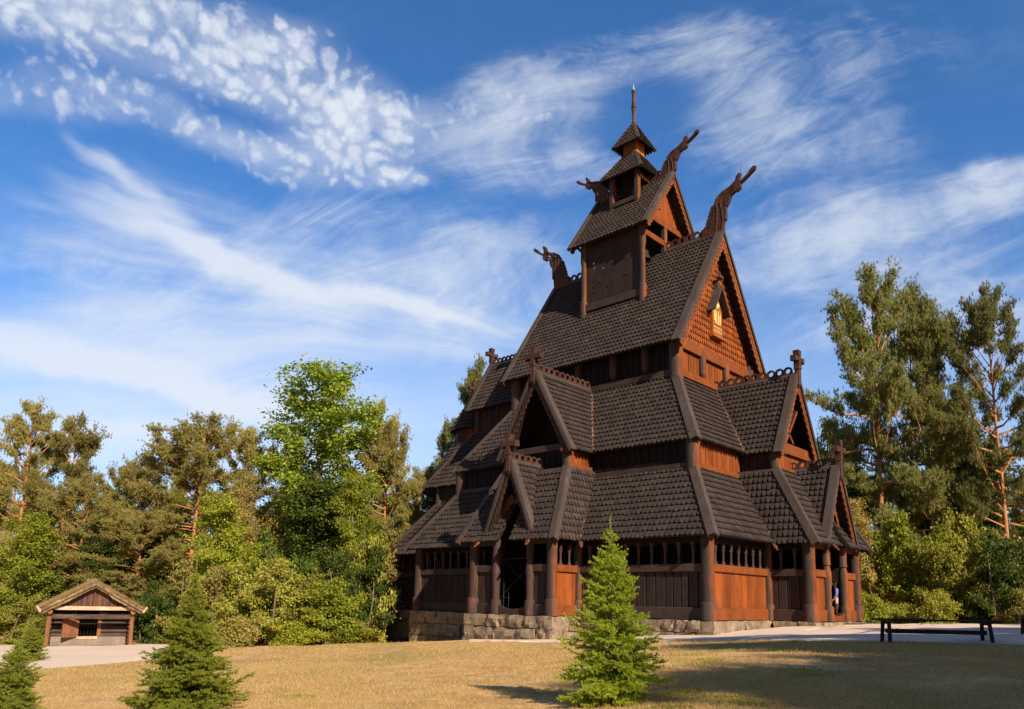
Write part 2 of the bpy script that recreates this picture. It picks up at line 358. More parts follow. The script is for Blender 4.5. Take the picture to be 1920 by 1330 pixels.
M_bush = leafmat('bush_leaves', (.20, .215, .028), (.46, .43, .07), (.42, .36, .10), .12, .4)
M_darkleaf = leafmat('dark_leaves', (.05, .085, .014), (.12, .17, .024), (.22, .2, .04), .08, .35)
M_olive = leafmat('olive_leaves', (.22, .20, .035), (.40, .34, .085), (.40, .28, .12), .15, .35)
M_birch = leafmat('birch_leaves', (.26, .23, .055), (.42, .31, .10), (.46, .27, .10), .2, .4)
M_spruce = leafmat('spruce_needles', (.24, .31, .026), (.48, .54, .06), (.50, .28, .08), .03, .42)
M_spruce_dark = leafmat('spruce_needles_dark', (.20, .24, .028), (.44, .46, .06), (.3, .25, .06), .04, .38)
M_dry = leafmat('dry_grass', (.48, .30, .12), (.80, .56, .27), (.30, .30, .08), .16, .3)
M_thatch = leafmat('turf_straw', (.27, .165, .075), (.44, .29, .14), (.28, .22, .09), .1, .3)
def _bark(c_lo, c_hi, zz):
    def f(t, bs, P):
        sp = t.n('ShaderNodeSeparateXYZ'); t.link(P, sp.inputs[0])
        n = t.noise(t.scalev(P, (5, 5, 1.2)), 2.5, 5, .7, .5)
        f_ = t.ramp(t.m('ADD', sp.outputs[2], t.m('MULTIPLY', n, 3.)), (zz, zz+4, 0, 1))
        c = t.mix(f_, c_lo, c_hi); c = t.mix(t.ramp(n, (.45, .65, 0, .6)), c, (.07, .045, .03))
        t.link(c, bs.inputs['Base Color']); bs.inputs['Roughness'].default_value = .85
        bp = t.n('ShaderNodeBump'); bp.inputs['Strength'].default_value = .7; bp.inputs['Distance'].default_value = .04
        t.link(n, bp.inputs['Height']); t.link(bp.outputs[0], bs.inputs['Normal'])
    return f
M_pbark = simple('pine_bark', _bark((.20, .12, .075), (.46, .19, .07), 2.5))
M_bark = simple('grey_bark', _bark((.16, .12, .09), (.18, .14, .10), 3))

# ------------------------------------------------------------------ terrain
_g = []
def gp(px, py, d):
    p = spot(px, d, py); _g.append((p[0], p[1], p[2]))
for a in ((1145, 1322, 10.5), (960, 1330, 10), (300, 1335, 12.3), (0, 1335, 12.5), (1500, 1332, 8.8), (1920, 1330, 8.5), (1668, 1207, 16.2), (1850, 1207, 16.2), (1600, 1205, 17.3), (1920, 1211, 15.5),
          (1250, 1330, 9.8), (1330, 1200, 25.5), (1040, 1204, 30), (700, 1206, 37.5), (430, 1219, 31), (100, 1256, 22), (290, 1241, 25), (0, 1262, 21), (165, 1216, 33.), (20, 1215, 33.5), (280, 1212, 34),
          (1460, 1202, 20.5), (1700, 1171, 38), (1920, 1172, 34), (1640, 1172, 35), (560, 1211, 36), (860, 1205, 32.5), (1800, 1250, 12), (1100, 1240, 17), (700, 1290, 15), (500, 1260, 20)): gp(*a)
_g += [(2.15, -9.6, -.99), (-2.48, -9.6, -1.2), (8.6, -7.9, -.55), (10.4, -2.6, -.22), (10.8, 1.2, -.12), (8.6, 6, -.12), (-8.6, -7.9, -1.66), (-14.1, -5.0, -2.0), (-14, 5, -1.9), (0, 9, -.9),
       (0, 0, -.9), (22.9, -33.9, -1.15), (40, -45, -.9), (10, -55, -1.5), (-30, -30, -2.3), (-40, 0, -2.6), (-50, 30, -3), (0, 50, -1.2), (40, 30, .2), (60, 0, .4), (60, -40, 0), (-20, -70, -2), (-90, -10, -3.5), (90, 90, 0), (-60, 90, -3), (120, -60, 0), (-60, -100, -3)]
G = np.array(_g)
def _phi(r): return np.where(r > 1e-9, r*r*np.log(np.maximum(r, 1e-9)), 0)
_n = len(G); _A = np.zeros((_n+3, _n+3)); _d = np.hypot(G[:, None, 0]-G[None, :, 0], G[:, None, 1]-G[None, :, 1])
_A[:_n, :_n] = _phi(_d)+np.eye(_n)*2.; _A[:_n, _n] = 1; _A[:_n, _n+1:] = G[:, :2]; _A[_n, :_n] = 1; _A[_n+1:, :_n] = G[:, :2].T
_W = np.linalg.solve(_A, np.concatenate([G[:, 2], [0, 0, 0]]))
def gz(x, y):
    x = np.atleast_1d(np.asarray(x, float)); y = np.atleast_1d(np.asarray(y, float)); o = np.zeros(x.shape)
    xc, yc = np.clip(x, -95, 120), np.clip(y, -95, 95)
    for i in range(0, x.size, 20000):
        sl = slice(i, i+20000); r = np.hypot(xc.ravel()[sl, None]-G[None, :, 0], yc.ravel()[sl, None]-G[None, :, 1])
        o.ravel()[sl] = _phi(r)@_W[:_n]+_W[_n]+xc.ravel()[sl]*_W[_n+1]+yc.ravel()[sl]*_W[_n+2]
    return o+.025*np.sin(x*1.3+.5*y)*np.cos(y*1.1)
def gz1(x, y): return float(gz(x, y)[0])
def axis(lo, hi, step, far, fs):
    a = list(np.arange(lo, hi+.01, step)); b = [lo-fs*(1.35**k) for k in range(far)]; c = [hi+fs*(1.35**k) for k in range(far)]
    return np.array(sorted(b+a+c))
gx, gy = axis(-30, 40, .5, 20, 2.), axis(-45, 25, .5, 20, 2.)
XX, YY = np.meshgrid(gx, gy); ZZ = gz(XX.ravel(), YY.ravel())
nx, ny = len(gx), len(gy); ii = np.arange(nx*ny).reshape(ny, nx)
Fq = np.stack([ii[:-1, :-1], ii[:-1, 1:], ii[1:, 1:], ii[1:, :-1]], -1).reshape(-1, 4)
tag(link('ground', fastmesh('ground', np.stack([XX.ravel(), YY.ravel(), ZZ], 1), Fq, True), M_lawn), kind='structure')

def strip(name, A, B, n=60, m=14, mat=M_gravel, lift=.035, seed=1, jit=.12):
    """sheet between two polylines that follows the ground"""
    rs = np.random.RandomState(seed)
    def res(P):
        P = np.array(P, float); s = np.r_[0, np.cumsum(np.hypot(*np.diff(P, axis=0).T))]; t = np.linspace(0, s[-1], n)
        return np.stack([np.interp(t, s, P[:, 0]), np.interp(t, s, P[:, 1])], 1)+rs.randn(n, 2)*jit*.5
    a, b = res(A), res(B); t = np.linspace(0, 1, m)[None, :, None]
    P = a[:, None]*(1-t)+b[:, None]*t; z = gz(P[..., 0].ravel(), P[..., 1].ravel())+lift
    e = np.minimum(np.arange(m), m-1-np.arange(m)); z = z.reshape(n, m)-np.where(e == 0, .06, 0)[None]
    V = np.concatenate([P.reshape(-1, 2), z.reshape(-1, 1)], 1); i = np.arange(n*m).reshape(n, m)
    F = np.stack([i[:-1, :-1], i[:-1, 1:], i[1:, 1:], i[1:, :-1]], -1).reshape(-1, 4)
    return tag(link(name, fastmesh(name, V, F, True), mat), kind='structure')
def S2(px, py, d): p = spot(px, d, py); return (p[0], p[1])
strip('gravel_yard', [S2(875, 1203, 33), S2(1040, 1203, 30.2), S2(1200, 1202, 27), S2(1330, 1200, 23.5), S2(1460, 1203, 20), S2(1600, 1205, 17.6), S2(1760, 1207, 16.4), S2(1960, 1209, 15.2), S2(2200, 1212, 13)],
      [(-2.4, -9.6), (2.3, -9.6), (4, -7.7), (8.4, -7.7), (9, -3), (11, -2), (14, 6), S2(1760, 1168, 40), S2(2200, 1168, 38)], 150, 40, seed=3, jit=.1)
strip('gravel_path', [S2(-60, 1268, 20), S2(100, 1254, 22.5), S2(200, 1247, 24), S2(300, 1238, 26), S2(340, 1230, 28)],
      [S2(-60, 1207, 37), S2(60, 1209, 36), S2(170, 1211, 36), S2(290, 1208, 37), S2(330, 1210, 36)], 40, 20, seed=5, jit=.03)

# ------------------------------------------------------------------ the church
church = empty('stave_church', (0, 0, -.6), label='tall dark tarred wooden stave church with tiered shingled roofs and dragon heads', cat='church')
class Local:
    """the church is modelled in world coordinates; parts are shifted so that they hang under its Empty"""
def cpart(mb, name, mat, parent=None, smooth=False, bevel=0, **kw):
    par = parent or church
    off = Vector((0, 0, -.6))
    mb.v = [(v[0]-off.x, v[1]-off.y, v[2]-off.z) for v in mb.v]
    o = mb.build(name, mat, par, False, bevel)
    if smooth: auto_smooth(o)
    return tag(o, **kw)
def clip(poly, a, b):
    """keep the part of a 2d polygon left of the line a->b"""
    out = []; n = len(poly)
    def side(p): return (b[0]-a[0])*(p[1]-a[1])-(b[1]-a[1])*(p[0]-a[0])
    for i in range(n):
        p, q = poly[i], poly[(i+1) % n]; sp, sq = side(p), side(q)
        if sp >= 0: out.append(p)
        if (sp >= 0) != (sq >= 0):
            t = sp/(sp-sq); out.append((p[0]+(q[0]-p[0])*t, p[1]+(q[1]-p[1])*t))
    return out
def shingles(mb, poly, w_=.225, ex=.32, seed=0, jit=1., thick=.075, over=.07, base=None, bth=.10):
    """poly: convex 3d roof face. shingles laid in rows from its lowest edge upwards; base gets the boarding"""
    r = random.Random(seed); P = [Vector(p) for p in poly]; c = sum(P, Vector())/len(P)
    n = Vector()
    for i in range(len(P)): a, b = P[i]-c, P[(i+1) % len(P)]-c; n += a.cross(b)
    n.normalize()
    if n.z < -.05: n = -n
    up = Vector((0, 0, 1))-n*n.z; up.normalize(); h = up.cross(n)
    O = min(P, key=lambda p: p.z); Q = [((p-O).dot(h), (p-O).dot(up)) for p in P]
    A = sum(Q[i][0]*Q[(i+1) % len(Q)][1]-Q[(i+1) % len(Q)][0]*Q[i][1] for i in range(len(Q)))
    if A < 0: Q = Q[::-1]
    if base is not None: base.prism([p-n*(bth/2+.02) for p in P], n, bth)
    lo = min(q[1] for q in Q); hi = max(q[1] for q in Q); x0 = min(q[0] for q in Q); x1 = max(q[0] for q in Q)
    edges = [(Q[i], Q[(i+1) % len(Q)]) for i in range(len(Q))]
    edges = [e for e in edges if not (abs(e[0][1]-lo) < .03 and abs(e[1][1]-lo) < .03)]
    rows = int(math.ceil((hi-lo)/ex)); nc = int((x1-x0)/w_)+2
    for k in range(rows):
        s0 = lo+k*ex-over
        for j in range(nc):
            x = x0+(j+.5)*w_+r.uniform(-.008, .008)*jit; e = r.uniform(-.018, .018)*jit
            lf = r.uniform(0, .014)*jit; e -= (.05 if r.random() < .025 else 0)*jit; x += r.uniform(-.006, .006)
            a = w_*.215; b = w_*.49
            sh = [(x-a, s0+e), (x+a, s0+e), (x+b, s0+e+.24), (x+b, s0+ex*1.12), (x-b, s0+ex*1.12), (x-b, s0+e+.24)]
            for ed in edges:
                sh = clip(sh, ed[0], ed[1])
                if len(sh) < 3: break
            if len(sh) < 3: continue
            ok = [sh[0]]
            for q in sh[1:]:
                if abs(q[0]-ok[-1][0])+abs(q[1]-ok[-1][1]) > .004: ok.append(q)
            sh = ok
            if len(sh) < 3: continue
            def lift(q): f = 1-(q[1]-s0)/(ex*1.12); return (thick+lf)*max(0, f)+.006
            top = [O+h*q[0]+up*q[1]+n*(lift(q)+thick*.35) for q in sh]
            bot = [O+h*q[0]+up*q[1]+n*(lift(q)-thick*.75) for q in sh]
            m = len(sh); mb.add(top+bot, [tuple(range(m))]+[(i, i+m, (i+1) % m+m, (i+1) % m) for i in range(m)])
def roof(name, polys, parent=None, mat=None, seed=1, label=None, **kw):
    mb = MB(); bl = [MB() for _ in polys]
    for i, p in enumerate(polys): shingles(mb, p, seed=seed*10+i, base=bl[i], **kw)
    o = cpart(mb, name, mat or M_roof, parent, label=label)
    for bs in bl: cpart(bs, 'roof_boarding', M_base, o)
    return o
_fix = []
def sub(o, parent):
    o.parent = parent; return o

B1, B2, SX = -2.477, 2.152, -.1625
WE, XW, XE = 7.652, 8.381, -8.486
SY, WX, E_ = -9.403, 10.177, 2.584
EH, T0, H1, T1 = 3.195, 6.258, 7.398, 11.146

# stone footing
def footing(segs, name, seed):
    r = random.Random(seed); mb = MB()
    for (ax, ay), (bx, by), zt, deep in segs:
        L = math.hypot(bx-ax, by-ay); d = Vector((bx-ax, by-ay, 0))/L; nrm = Vector((d.y, -d.x, 0))
        zb = min(gz1(ax, ay), gz1(bx, by))-.35; z = zt; first = True
        while z > zb:
            hh = r.uniform(.42, .72) if zt-zb > .7 else (zt-zb); z2 = max(zb-.05, z-hh); x = -.02
            while x < L:
                wd = r.uniform(.4, 1.5); x2 = min(x+wd, L+.02)
                if L-x2 < .25: x2 = L+.02
                nu, nv = 5, 4; out = r.uniform(-.06, .09); sd_ = r.random()*100; vs = []; gap = .018
                for iv in range(nv):
                    for iu in range(nu):
                        u = iu/(nu-1); v = iv/(nv-1); px = x+gap+(x2-x-2*gap)*u; pz = z2+gap+(z-z2-2*gap)*v
                        edge = min(u, 1-u, v, 1-v)
                        o = out+(0 if edge > 0 else -.05)+.05*math.sin(px*7+sd_)*math.cos(pz*9+sd_*2)+r.uniform(-.045, .045)
                        p = Vector((ax, ay, 0))+d*(px+r.uniform(-.03, .03))+nrm*o; vs.append((p.x, p.y, pz+r.uniform(-.03, .02)))
                fs = [(iv*nu+iu, iv*nu+iu+1, (iv+1)*nu+iu+1, (iv+1)*nu+iu) for iv in range(nv-1) for iu in range(nu-1)]
                per = [iu for iu in range(nu)]+[iv*nu+nu-1 for iv in range(1, nv)]+[(nv-1)*nu+iu for iu in range(nu-2, -1, -1)]+[iv*nu for iv in range(nv-2, 0, -1)]
                b = len(vs)
                for i_ in per: v_ = Vector(vs[i_])-nrm*.5; vs.append(tuple(v_))
                m = len(per)
                for k in range(m): fs.append((per[k], b+k, b+(k+1) % m, per[(k+1) % m]))
                mb.add(vs, fs); x = x2
            z = z2
        # dark core
        c = [Vector((ax, ay, 0))-nrm*.10, Vector((bx, by, 0))-nrm*.10]
        mb.bar((c[0].x-nrm.x*.3, c[0].y-nrm.y*.3, (zt+zb)/2-.03), (c[1].x-nrm.x*.3, c[1].y-nrm.y*.3, (zt+zb)/2-.03), .5, zt-zb-.06)
    return cpart(mb, name, M_stone)
o_ = .30
footing([((XE-.25, -WE-o_), (B1-o_, -WE-o_), -.01, 1), ((B1-o_, -WE-o_), (B1-o_, SY-o_), -.01, 1), ((B1-o_, SY-o_), (B2+o_, SY-o_), -.01, 1), ((B2+o_, SY-o_), (B2+o_, -WE-o_), -.01, 1),
         ((B2+o_, -WE-o_), (XW+o_, -WE-o_), -.01, 1), ((XW+o_, -WE-o_), (XW+o_, -E_-o_), -.01, 1), ((XW+o_, -E_-o_), (WX+o_, -E_-o_), -.01, 1), ((WX+o_, -E_-o_), (WX+o_, E_+o_), -.01, 1), ((WX+o_, E_+o_), (XW+o_, E_+o_), -.01, 1), ((XW+o_, E_+o_), (XW+o_, WE+o_), -.01, 1),
         ((-14.2, -5.15), (XE-.25, -5.15), -.01, 1), ((XE-.25, -5.15), (XE-.25, -WE-o_), -.01, 1), ((-14.2, 5.15), (-14.2, -5.15), -.01, 1)], 'stone_footing', 5)
# floor and inner walls
mb = MB()
for a in ((XE, XW, -WE, WE), (B1, B2, SY, -WE), (XW, WX, -E_, E_), (-13.9, XE, -4.85, 4.85)): mb.box(a[0], a[1], a[2], a[3], -.3, -.03)
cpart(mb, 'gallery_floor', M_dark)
mb = MB()
def wallbox(x0, x1, y0, y1, z0, z1, t=.12):
    mb.box(x0, x1, y0, y0+t, z0, z1); mb.box(x0, x1, y1-t, y1, z0, z1); mb.box(x0, x0+t, y0+t, y1-t, z0, z1); mb.box(x1-t, x1, y0+t, y1-t, z0, z1)
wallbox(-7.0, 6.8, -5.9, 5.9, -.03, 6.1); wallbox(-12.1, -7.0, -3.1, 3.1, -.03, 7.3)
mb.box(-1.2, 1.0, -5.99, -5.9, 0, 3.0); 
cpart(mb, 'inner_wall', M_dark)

# a plank wall between two plan points; outward = right of A->B when walking with the wall on the left
def frame(A, B):
    d = Vector((B[0]-A[0], B[1]-A[1], 0)); L = d.length; d.normalize(); o = Vector((d.y, -d.x, 0))
    M_ = Matrix((d, o, Vector((0, 0, 1)))).transposed().to_4x4(); M_.translation = Vector((A[0], A[1], 0)); return M_, L, d, o
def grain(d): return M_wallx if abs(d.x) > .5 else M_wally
def planks(A, B, z0, z1, name='plank_wall', wd=.34, gap=.02, rough=0., parent=None, seed=0, mat=None, th=.06):
    M_, L, d, o = frame(A, B); n = max(1, round(L/wd)); r = random.Random(seed+int(L*100)); mb = MB(); x = 0
    ws = [r.uniform(.8, 1.2) for _ in range(n)]; tot = sum(ws)
    for q in ws:
        x2 = x+L*q/tot; j = r.uniform(-.008, .008); mb.box(x+gap/2, x2-gap/2, j-th, j, z0, z1, M_); x = x2
    mb.box(0, L, -th-.08, -th-.02, z0, z1, M_)
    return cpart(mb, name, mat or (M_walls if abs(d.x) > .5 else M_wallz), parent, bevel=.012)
def arcade(A, B, zr=2.12, zt=3.02, sp=.63, out=.02):
    M_, L, d, o = frame(A, B); n = max(1, int(round(L/sp))); s_ = L/n
    for i in range(n):       # arched openings with turned balusters between
        pass
    mb = MB(); rr = min(s_*.42, .28)
    for i in range(n):
        x0, x1 = i*s_, (i+1)*s_; cx = (x0+x1)/2; top = zt-.10; arc = [(cx+rr*math.cos(a), top-rr+rr*math.sin(a)) for a in [math.pi*k/8 for k in range(9)]]
        pts = [(x1, top-rr), (x1, zt+.22), (x0, zt+.22), (x0, top-rr)]+arc[::-1]
        mb.prism([M_ @ Vector((p[0], -.03, p[1])) for p in pts], o, .05)
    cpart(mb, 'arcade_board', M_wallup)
    for i in range(1, n):
        p = M_ @ Vector((i*s_, -.03, 0)); b = MB()
        b.lathe(p.x, p.y, [(zr, .085), (zr+.05, .09), (zr+.10, .06), (zr+.16, .045), (zr+.50, .055), (zr+.56, .085), (zr+.60, .06), (zr+.66, .09), (zr+.72, .07), (zr+.82, .10), (zr+.86, .10)], 10)
        cpart(b, 'baluster', M_postd, smooth=True)
def gallery(A, B, arc=True, sill=True, seed=0, rail=True, pl=.34, gap=.02):
    M_, L, d, o = frame(A, B); g = grain(d)
    planks(A, B, .44, 1.84 if arc else 3.1, seed=seed, wd=pl, gap=gap)
    mb = MB(); mb.box(0, L, -.1, .085, -.01, .46, M_); cpart(mb, 'sill_beam', g, bevel=.02)
    mb = MB(); mb.box(0, L, -.12, .10, 1.82, 2.12, M_); cpart(mb, 'rail_beam', g, bevel=.02)
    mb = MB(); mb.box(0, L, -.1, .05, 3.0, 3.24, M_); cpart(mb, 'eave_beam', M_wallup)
    if arc: arcade(A, B)
gallery((B2, -WE), (XW, -WE), seed=1, pl=.40, gap=.05)
gallery((XW, -WE), (XW, -E_), seed=2, pl=.36, gap=.008)
gallery((XW, -E_), (WX, -E_), seed=3, pl=.42, gap=.05)
gallery((B2, SY), (B2, -WE), seed=4, pl=.45, gap=.01)
gallery((XE, -WE), (B1, -WE), seed=5, pl=.42, gap=.03)
gallery((B1, -WE), (B1, SY), seed=6)
gallery((-13.9, -4.85), (XE, -4.85), seed=7, pl=.42)
gallery((XE, -4.85), (XE, -WE), seed=8)
gallery((XW, E_), (XW, WE), seed=9, arc=False)
gallery((-13.9, 4.85), (-13.9, -4.85), seed=10, arc=False)
gallery((XW, WE), (XE, WE), seed=11, arc=False, pl=.8)
gallery((XE, 4.85), (-13.9, 4.85), seed=12, arc=False, pl=.8)
gallery((WX, E_), (XW, E_), seed=13, arc=False)
# portal bays: short panels beside the doorway, curved threshold, portal posts
def portal(A, B, p1, p2, seed):
    M_, L, d, o = frame(A, B); g = grain(d)
    for a, b in ((0, p1-.14), (p2+.14, L)):
        pa, pb = M_ @ Vector((a, 0, 0)), M_ @ Vector((b, 0, 0))
        planks(pa, pb, .44, 1.84, seed=seed, wd=.32, gap=.01)
        mb = MB(); mb.box(a, b, -.1, .085, -.01, .46, M_); cpart(mb, 'sill_beam', g, bevel=.02)
        mb = MB(); mb.box(a, b, -.12, .10, 1.82, 2.12, M_); cpart(mb, 'rail_beam', g, bevel=.02)
        mb = MB(); mb.box(a, b, -.1, .05, 3.0, 3.24, M_); cpart(mb, 'eave_beam', g)
    mb = MB(); n = 14; w_ = p2-p1; pts = [(p1, -.01), (p2, -.01)]+[(p2-w_*k/n, .48-.26*math.sin(math.pi*k/n)**.8) for k in range(n+1)]
    mb.prism([M_ @ Vector((x, 0, z)) for x, z in pts], o, .2); cpart(mb, 'threshold', g)
    for x, sgn in ((p1, 1), (p2, -1)):
        p = M_ @ Vector((x, .03, 0)); mb = MB()
        mb.lathe(p.x, p.y, [(-.01, .24), (.56, .24), (.62, .22), (.63, .165), (1.3, .17), (1.75, .205), (2.05, .20), (2.28, .145), (2.33, .145), (2.35, .19), (2.42, .19), (2.44, .175), (3.05, .185), (3.2, .19)], 20)
        cpart(mb, 'portal_post', M_postd if abs(d.x) > .5 else M_post, smooth=True)
        mb = MB(); apex = (p1+p2)/2; n = 10; inner = []; outer = []
        for k in range(n+1):
            t = k/n; xx = x+(apex-x)*(t**1.5); zz = 3.1+1.75*math.sin(t*math.pi/2)**.9
            inner.append((xx+sgn*.05*(1-t), zz)); outer.append((xx-sgn*(.20-.05*t), zz+.12+.28*t))
        mb.prism([M_ @ Vector((q[0], -.05, q[1])) for q in inner+outer[::-1]], o, .14); cpart(mb, 'arch_brace', M_carve)
portal((B1, SY), (B2, SY), 1.43, 3.45, 20)
portal((WX, -E_), (WX, E_), 1.72, 3.62, 21)

def post(x, y, r=.24, rb=.31, hb=.68, zt=3.2, name='gallery_post'):
    mb = MB(); mb.lathe(x, y, [(-.01, rb), (hb-.05, rb), (hb, rb-.02), (hb+.01, r+.005), (zt-.5, r), (zt, r+.015)], 24)
    return cpart(mb, name, M_postd if x < 0 else M_post, smooth=True)
for a in ((XW, -WE, .25, .32), (XE, -WE, .24, .31), (B2, SY, .225, .29), (B1, SY, .24, .31), (WX, -E_, .25, .31), (WX, E_, .225, .28), (XW, WE, .25, .32), (XE, WE, .25, .32), (-13.9, 4.85, .22, .28), (-13.9, -4.85, .21, .27)): post(*a)
for a in ((B2, -WE, .19, .24), (XW, -E_, .2, .25), (B1, -WE, .2, .25), (XE, -4.85, .2, .25), (XW, E_, .2, .25)): post(*a, hb=.66)

# lower roof tier and its two porch bays
EO = .533
ex0, ey0 = XW+EO, WE+EO; exe = XE-EO
wa, xwa, xea = 6.078, 6.952, -7.192
roof('lower_roof', [
    [(2.0, -ey0, EH), (ex0, -ey0, EH), (xwa, -wa, T0), (1.9, -wa, T0)],
    [(exe, -ey0, EH), (-2.3, -ey0, EH), (-2.2, -wa, T0), (xea, -wa, T0)],
    [(ex0, -ey0, EH), (ex0, -2.3, EH), (xwa, -2.0, T0), (xwa, -wa, T0)],
    [(ex0, 2.3, EH), (ex0, ey0, EH), (xwa, wa, T0), (xwa, 2.0, T0)]], seed=2)
mb = MB()
for p in ([(ex0, ey0, EH), (exe, ey0, EH), (xea, wa, T0), (xwa, wa, T0)], [(exe, ey0, EH), (exe, -ey0, EH), (xea, -wa, T0), (xea, wa, T0)],
          [(-8.3, 5.37, EH), (-14.44, 5.37, EH), (-12.3, 3.25, T0), (-7, 3.25, T0)], [(-14.44, 5.37, EH), (-14.44, -5.37, EH), (-12.3, -3.25, T0), (-12.3, 3.25, T0)]):
    a, b, c = Vector(p[0]), Vector(p[1]), Vector(p[2]); mb.prism(p, (b-a).cross(c-a), .12)
cpart(mb, 'rear_roof', M_roof)
roof('chancel_lower_roof', [[(-14.44, -5.37, EH), (-7.6, -5.37, EH), (-7.0, -3.25, T0), (-12.3, -3.25, T0)]], seed=4)
byS, bzt = SY-EO, 6.5
hx = B2+EO-SX            # half width of the south bay at the eaves
HS = 1.95
for _i, _p in enumerate([
    [(SX+hx, byS, EH), (SX+hx, -ey0+.1, EH), (SX+HS, -wa+.1, bzt), (SX+HS, -8.0, bzt)],
    [(SX+.4, byS, EH), (SX+hx, byS, EH), (SX+HS, -8.0, bzt), (SX+.1, -8.0, bzt)],
    [(SX-hx, byS, EH), (SX-.4, byS, EH), (SX-.1, -8.0, bzt), (SX-HS, -8.0, bzt)],
    [(SX-hx, -ey0+.1, EH), (SX-hx, byS, EH), (SX-HS, -8.0, bzt), (SX-HS, -wa+.1, bzt)]]): roof('porch_roof', [_p], seed=50+_i)
bxW = WX+EO; hy = E_+EO; HW = 2.15; xh = 8.75
for _i, _p in enumerate([
    [(ex0-.1, -hy, EH), (bxW, -hy, EH), (xh, -HW, bzt), (xwa-.1, -HW, bzt)],
    [(bxW, -hy, EH), (bxW, -.5, EH), (xh, -.2, bzt), (xh, -HW, bzt)],
    [(bxW, .5, EH), (bxW, hy, EH), (xh, HW, bzt), (xh, .2, bzt)],
    [(bxW, hy, EH), (ex0-.1, hy, EH), (xwa-.1, HW, bzt), (xh, HW, bzt)]]): roof('porch_roof', [_p], seed=60+_i)

def hipcap(top, bot, n1, n2, wd=.27, th=.06, lift=.11, ext=.12, name='hip_board'):
    """two boards meeting over a hip; n1, n2 = outward normals of the two roof faces"""
    T, Bt = Vector(top), Vector(bot); d = (Bt-T).normalized(); Bt = Bt+d*ext; mb = MB(); n1, n2 = Vector(n1).normalized(), Vector(n2).normalized()
    for n, on in ((n1, n2), (n2, n1)):
        s_ = d.cross(n)
        if s_.dot(on) > 0: s_ = -s_
        up = (n1+n2).normalized()*(lift*1.25)
        a, b = T+up, Bt+up
        mb.prism([a, b, b+s_*wd, a+s_*wd], n, th)
        mb.prism([a+s_*wd-n*.04, b+s_*wd-n*.04, b+s_*wd-n*.14, a+s_*wd-n*.14], s_, .03)
    return cpart(mb, name, M_cap, bevel=.008)
def nrm3(a, b, c):
    n = (Vector(b)-Vector(a)).cross(Vector(c)-Vector(a)).normalized(); return n if n.z > 0 else -n
nS0 = nrm3((0, -ey0, EH), (1, -ey0, EH), (0, -wa, T0)); nW0 = nrm3((ex0, 0, EH), (ex0, 1, EH), (xwa, 0, T0)); nE0 = Vector((-nW0.x, 0, nW0.z))
hipcap((xwa, -wa, T0), (ex0, -ey0, EH), nS0, nW0)
hipcap((xea, -wa, T0), (exe, -ey0, EH), nS0, nE0)
hipcap((-12.3, -3.25, T0), (-14.44, -5.37, EH), nS0, nE0)
nSb = nrm3((0, byS, EH), (1, byS, EH), (0, -8.0, bzt)); nSw = nrm3((SX+hx, 0, EH), (SX+hx, 1, EH), (SX+HS, 0, bzt)); nSe = Vector((-nSw.x, 0, nSw.z))
hipcap((SX+HS, -8.0, bzt), (SX+hx, byS, EH), nSb, nSw); hipcap((SX-HS, -8.0, bzt), (SX-hx, byS, EH), nSb, nSe)
nWb = nrm3((bxW, 0, EH), (bxW, 1, EH), (xh, 0, bzt)); nWs = nrm3((0, -hy, EH), (1, -hy, EH), (0, -HW, bzt)); nWn = Vector((0, -nWs.y, nWs.z))
hipcap((xh, -HW, bzt), (bxW, -hy, EH), nWb, nWs); hipcap((xh, HW, bzt), (bxW, hy, EH), nWb, nWn)
hipcap((xwa, wa, T0), (ex0, ey0, EH), nW0, Vector((0, -nS0.y, nS0.z)))
# carved spouts where two roofs meet
for p, d in (((SX+hx+.02, -ey0-.02, EH-.02), (.55, -.55, -.75)), ((ex0+.02, -hy-.02, EH-.02), (.6, -.5, -.7)), ((bxW-.02, -1.5, EH+.02), (.75, -.2, -.6)), ((SX+1.5, byS+.02, EH+.02), (.1, -.7, -.7)), ((SX-1.5, byS+.02, EH+.02), (-.1, -.7, -.7))):
    mb = MB(); P = Vector(p); d = Vector(d).normalized(); mb.bar(P-d*.3, P+d*.32, .17, .10, (0, 0, 1)); mb.bar(P+d*.3, P+d*.46, .11, .08, (0, 0, 1)); cpart(mb, 'valley_spout', M_carve, bevel=.02)

# aisle walls (upper band) with their posts
mb = MB()
def pband(A, B, z0, z1, **kw): planks(A, B, z0, z1, wd=kw.get('wd', .36), seed=int(z0*10), parent=None, name='plank_wall', mat=kw.get('mat'), gap=kw.get('gap', .03))
AW, AX, AE = wa-.02, xwa-.02, xea+.02
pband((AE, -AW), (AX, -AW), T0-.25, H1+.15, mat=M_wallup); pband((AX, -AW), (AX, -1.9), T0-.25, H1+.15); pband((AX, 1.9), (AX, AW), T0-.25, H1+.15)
def beam(p, q, w_=.16, h_=.26, name='wall_beam', mat=None):
    d = Vector(q)-Vector(p); mb = MB(); mb.bar(p, q, w_, h_); return cpart(mb, name, mat or grain(d.normalized()), bevel=.015)
beam((AE, -AW-.05, T0+.05), (AX, -AW-.05, T0+.05), .2, .2); beam((AX+.05, -AW, T0+.05), (AX+.05, -2, T0+.05), .2, .2)
def hpost(x, y, r, z0, z1, round_end=False, name='wall_post', mat=None):
    mb = MB(); pr = [(z0+.12, r*.55), (z0+.2, r*.85), (z0+.32, r)] if round_end else [(z0, r)]
    mb.lathe(x, y, ([(z0, r*.15)]+pr if round_end else pr)+[(z1-.3, r), (z1, r*.98)], 20); return cpart(mb, name, mat or (M_postd if x < -3 else M_post), smooth=True)
hpost(AX, -AW, .30, T0-.3, H1+.3); hpost(AE, -AW, .30, T0-.3, H1+.3); hpost(AX, AW, .3, T0-.3, H1+.3)
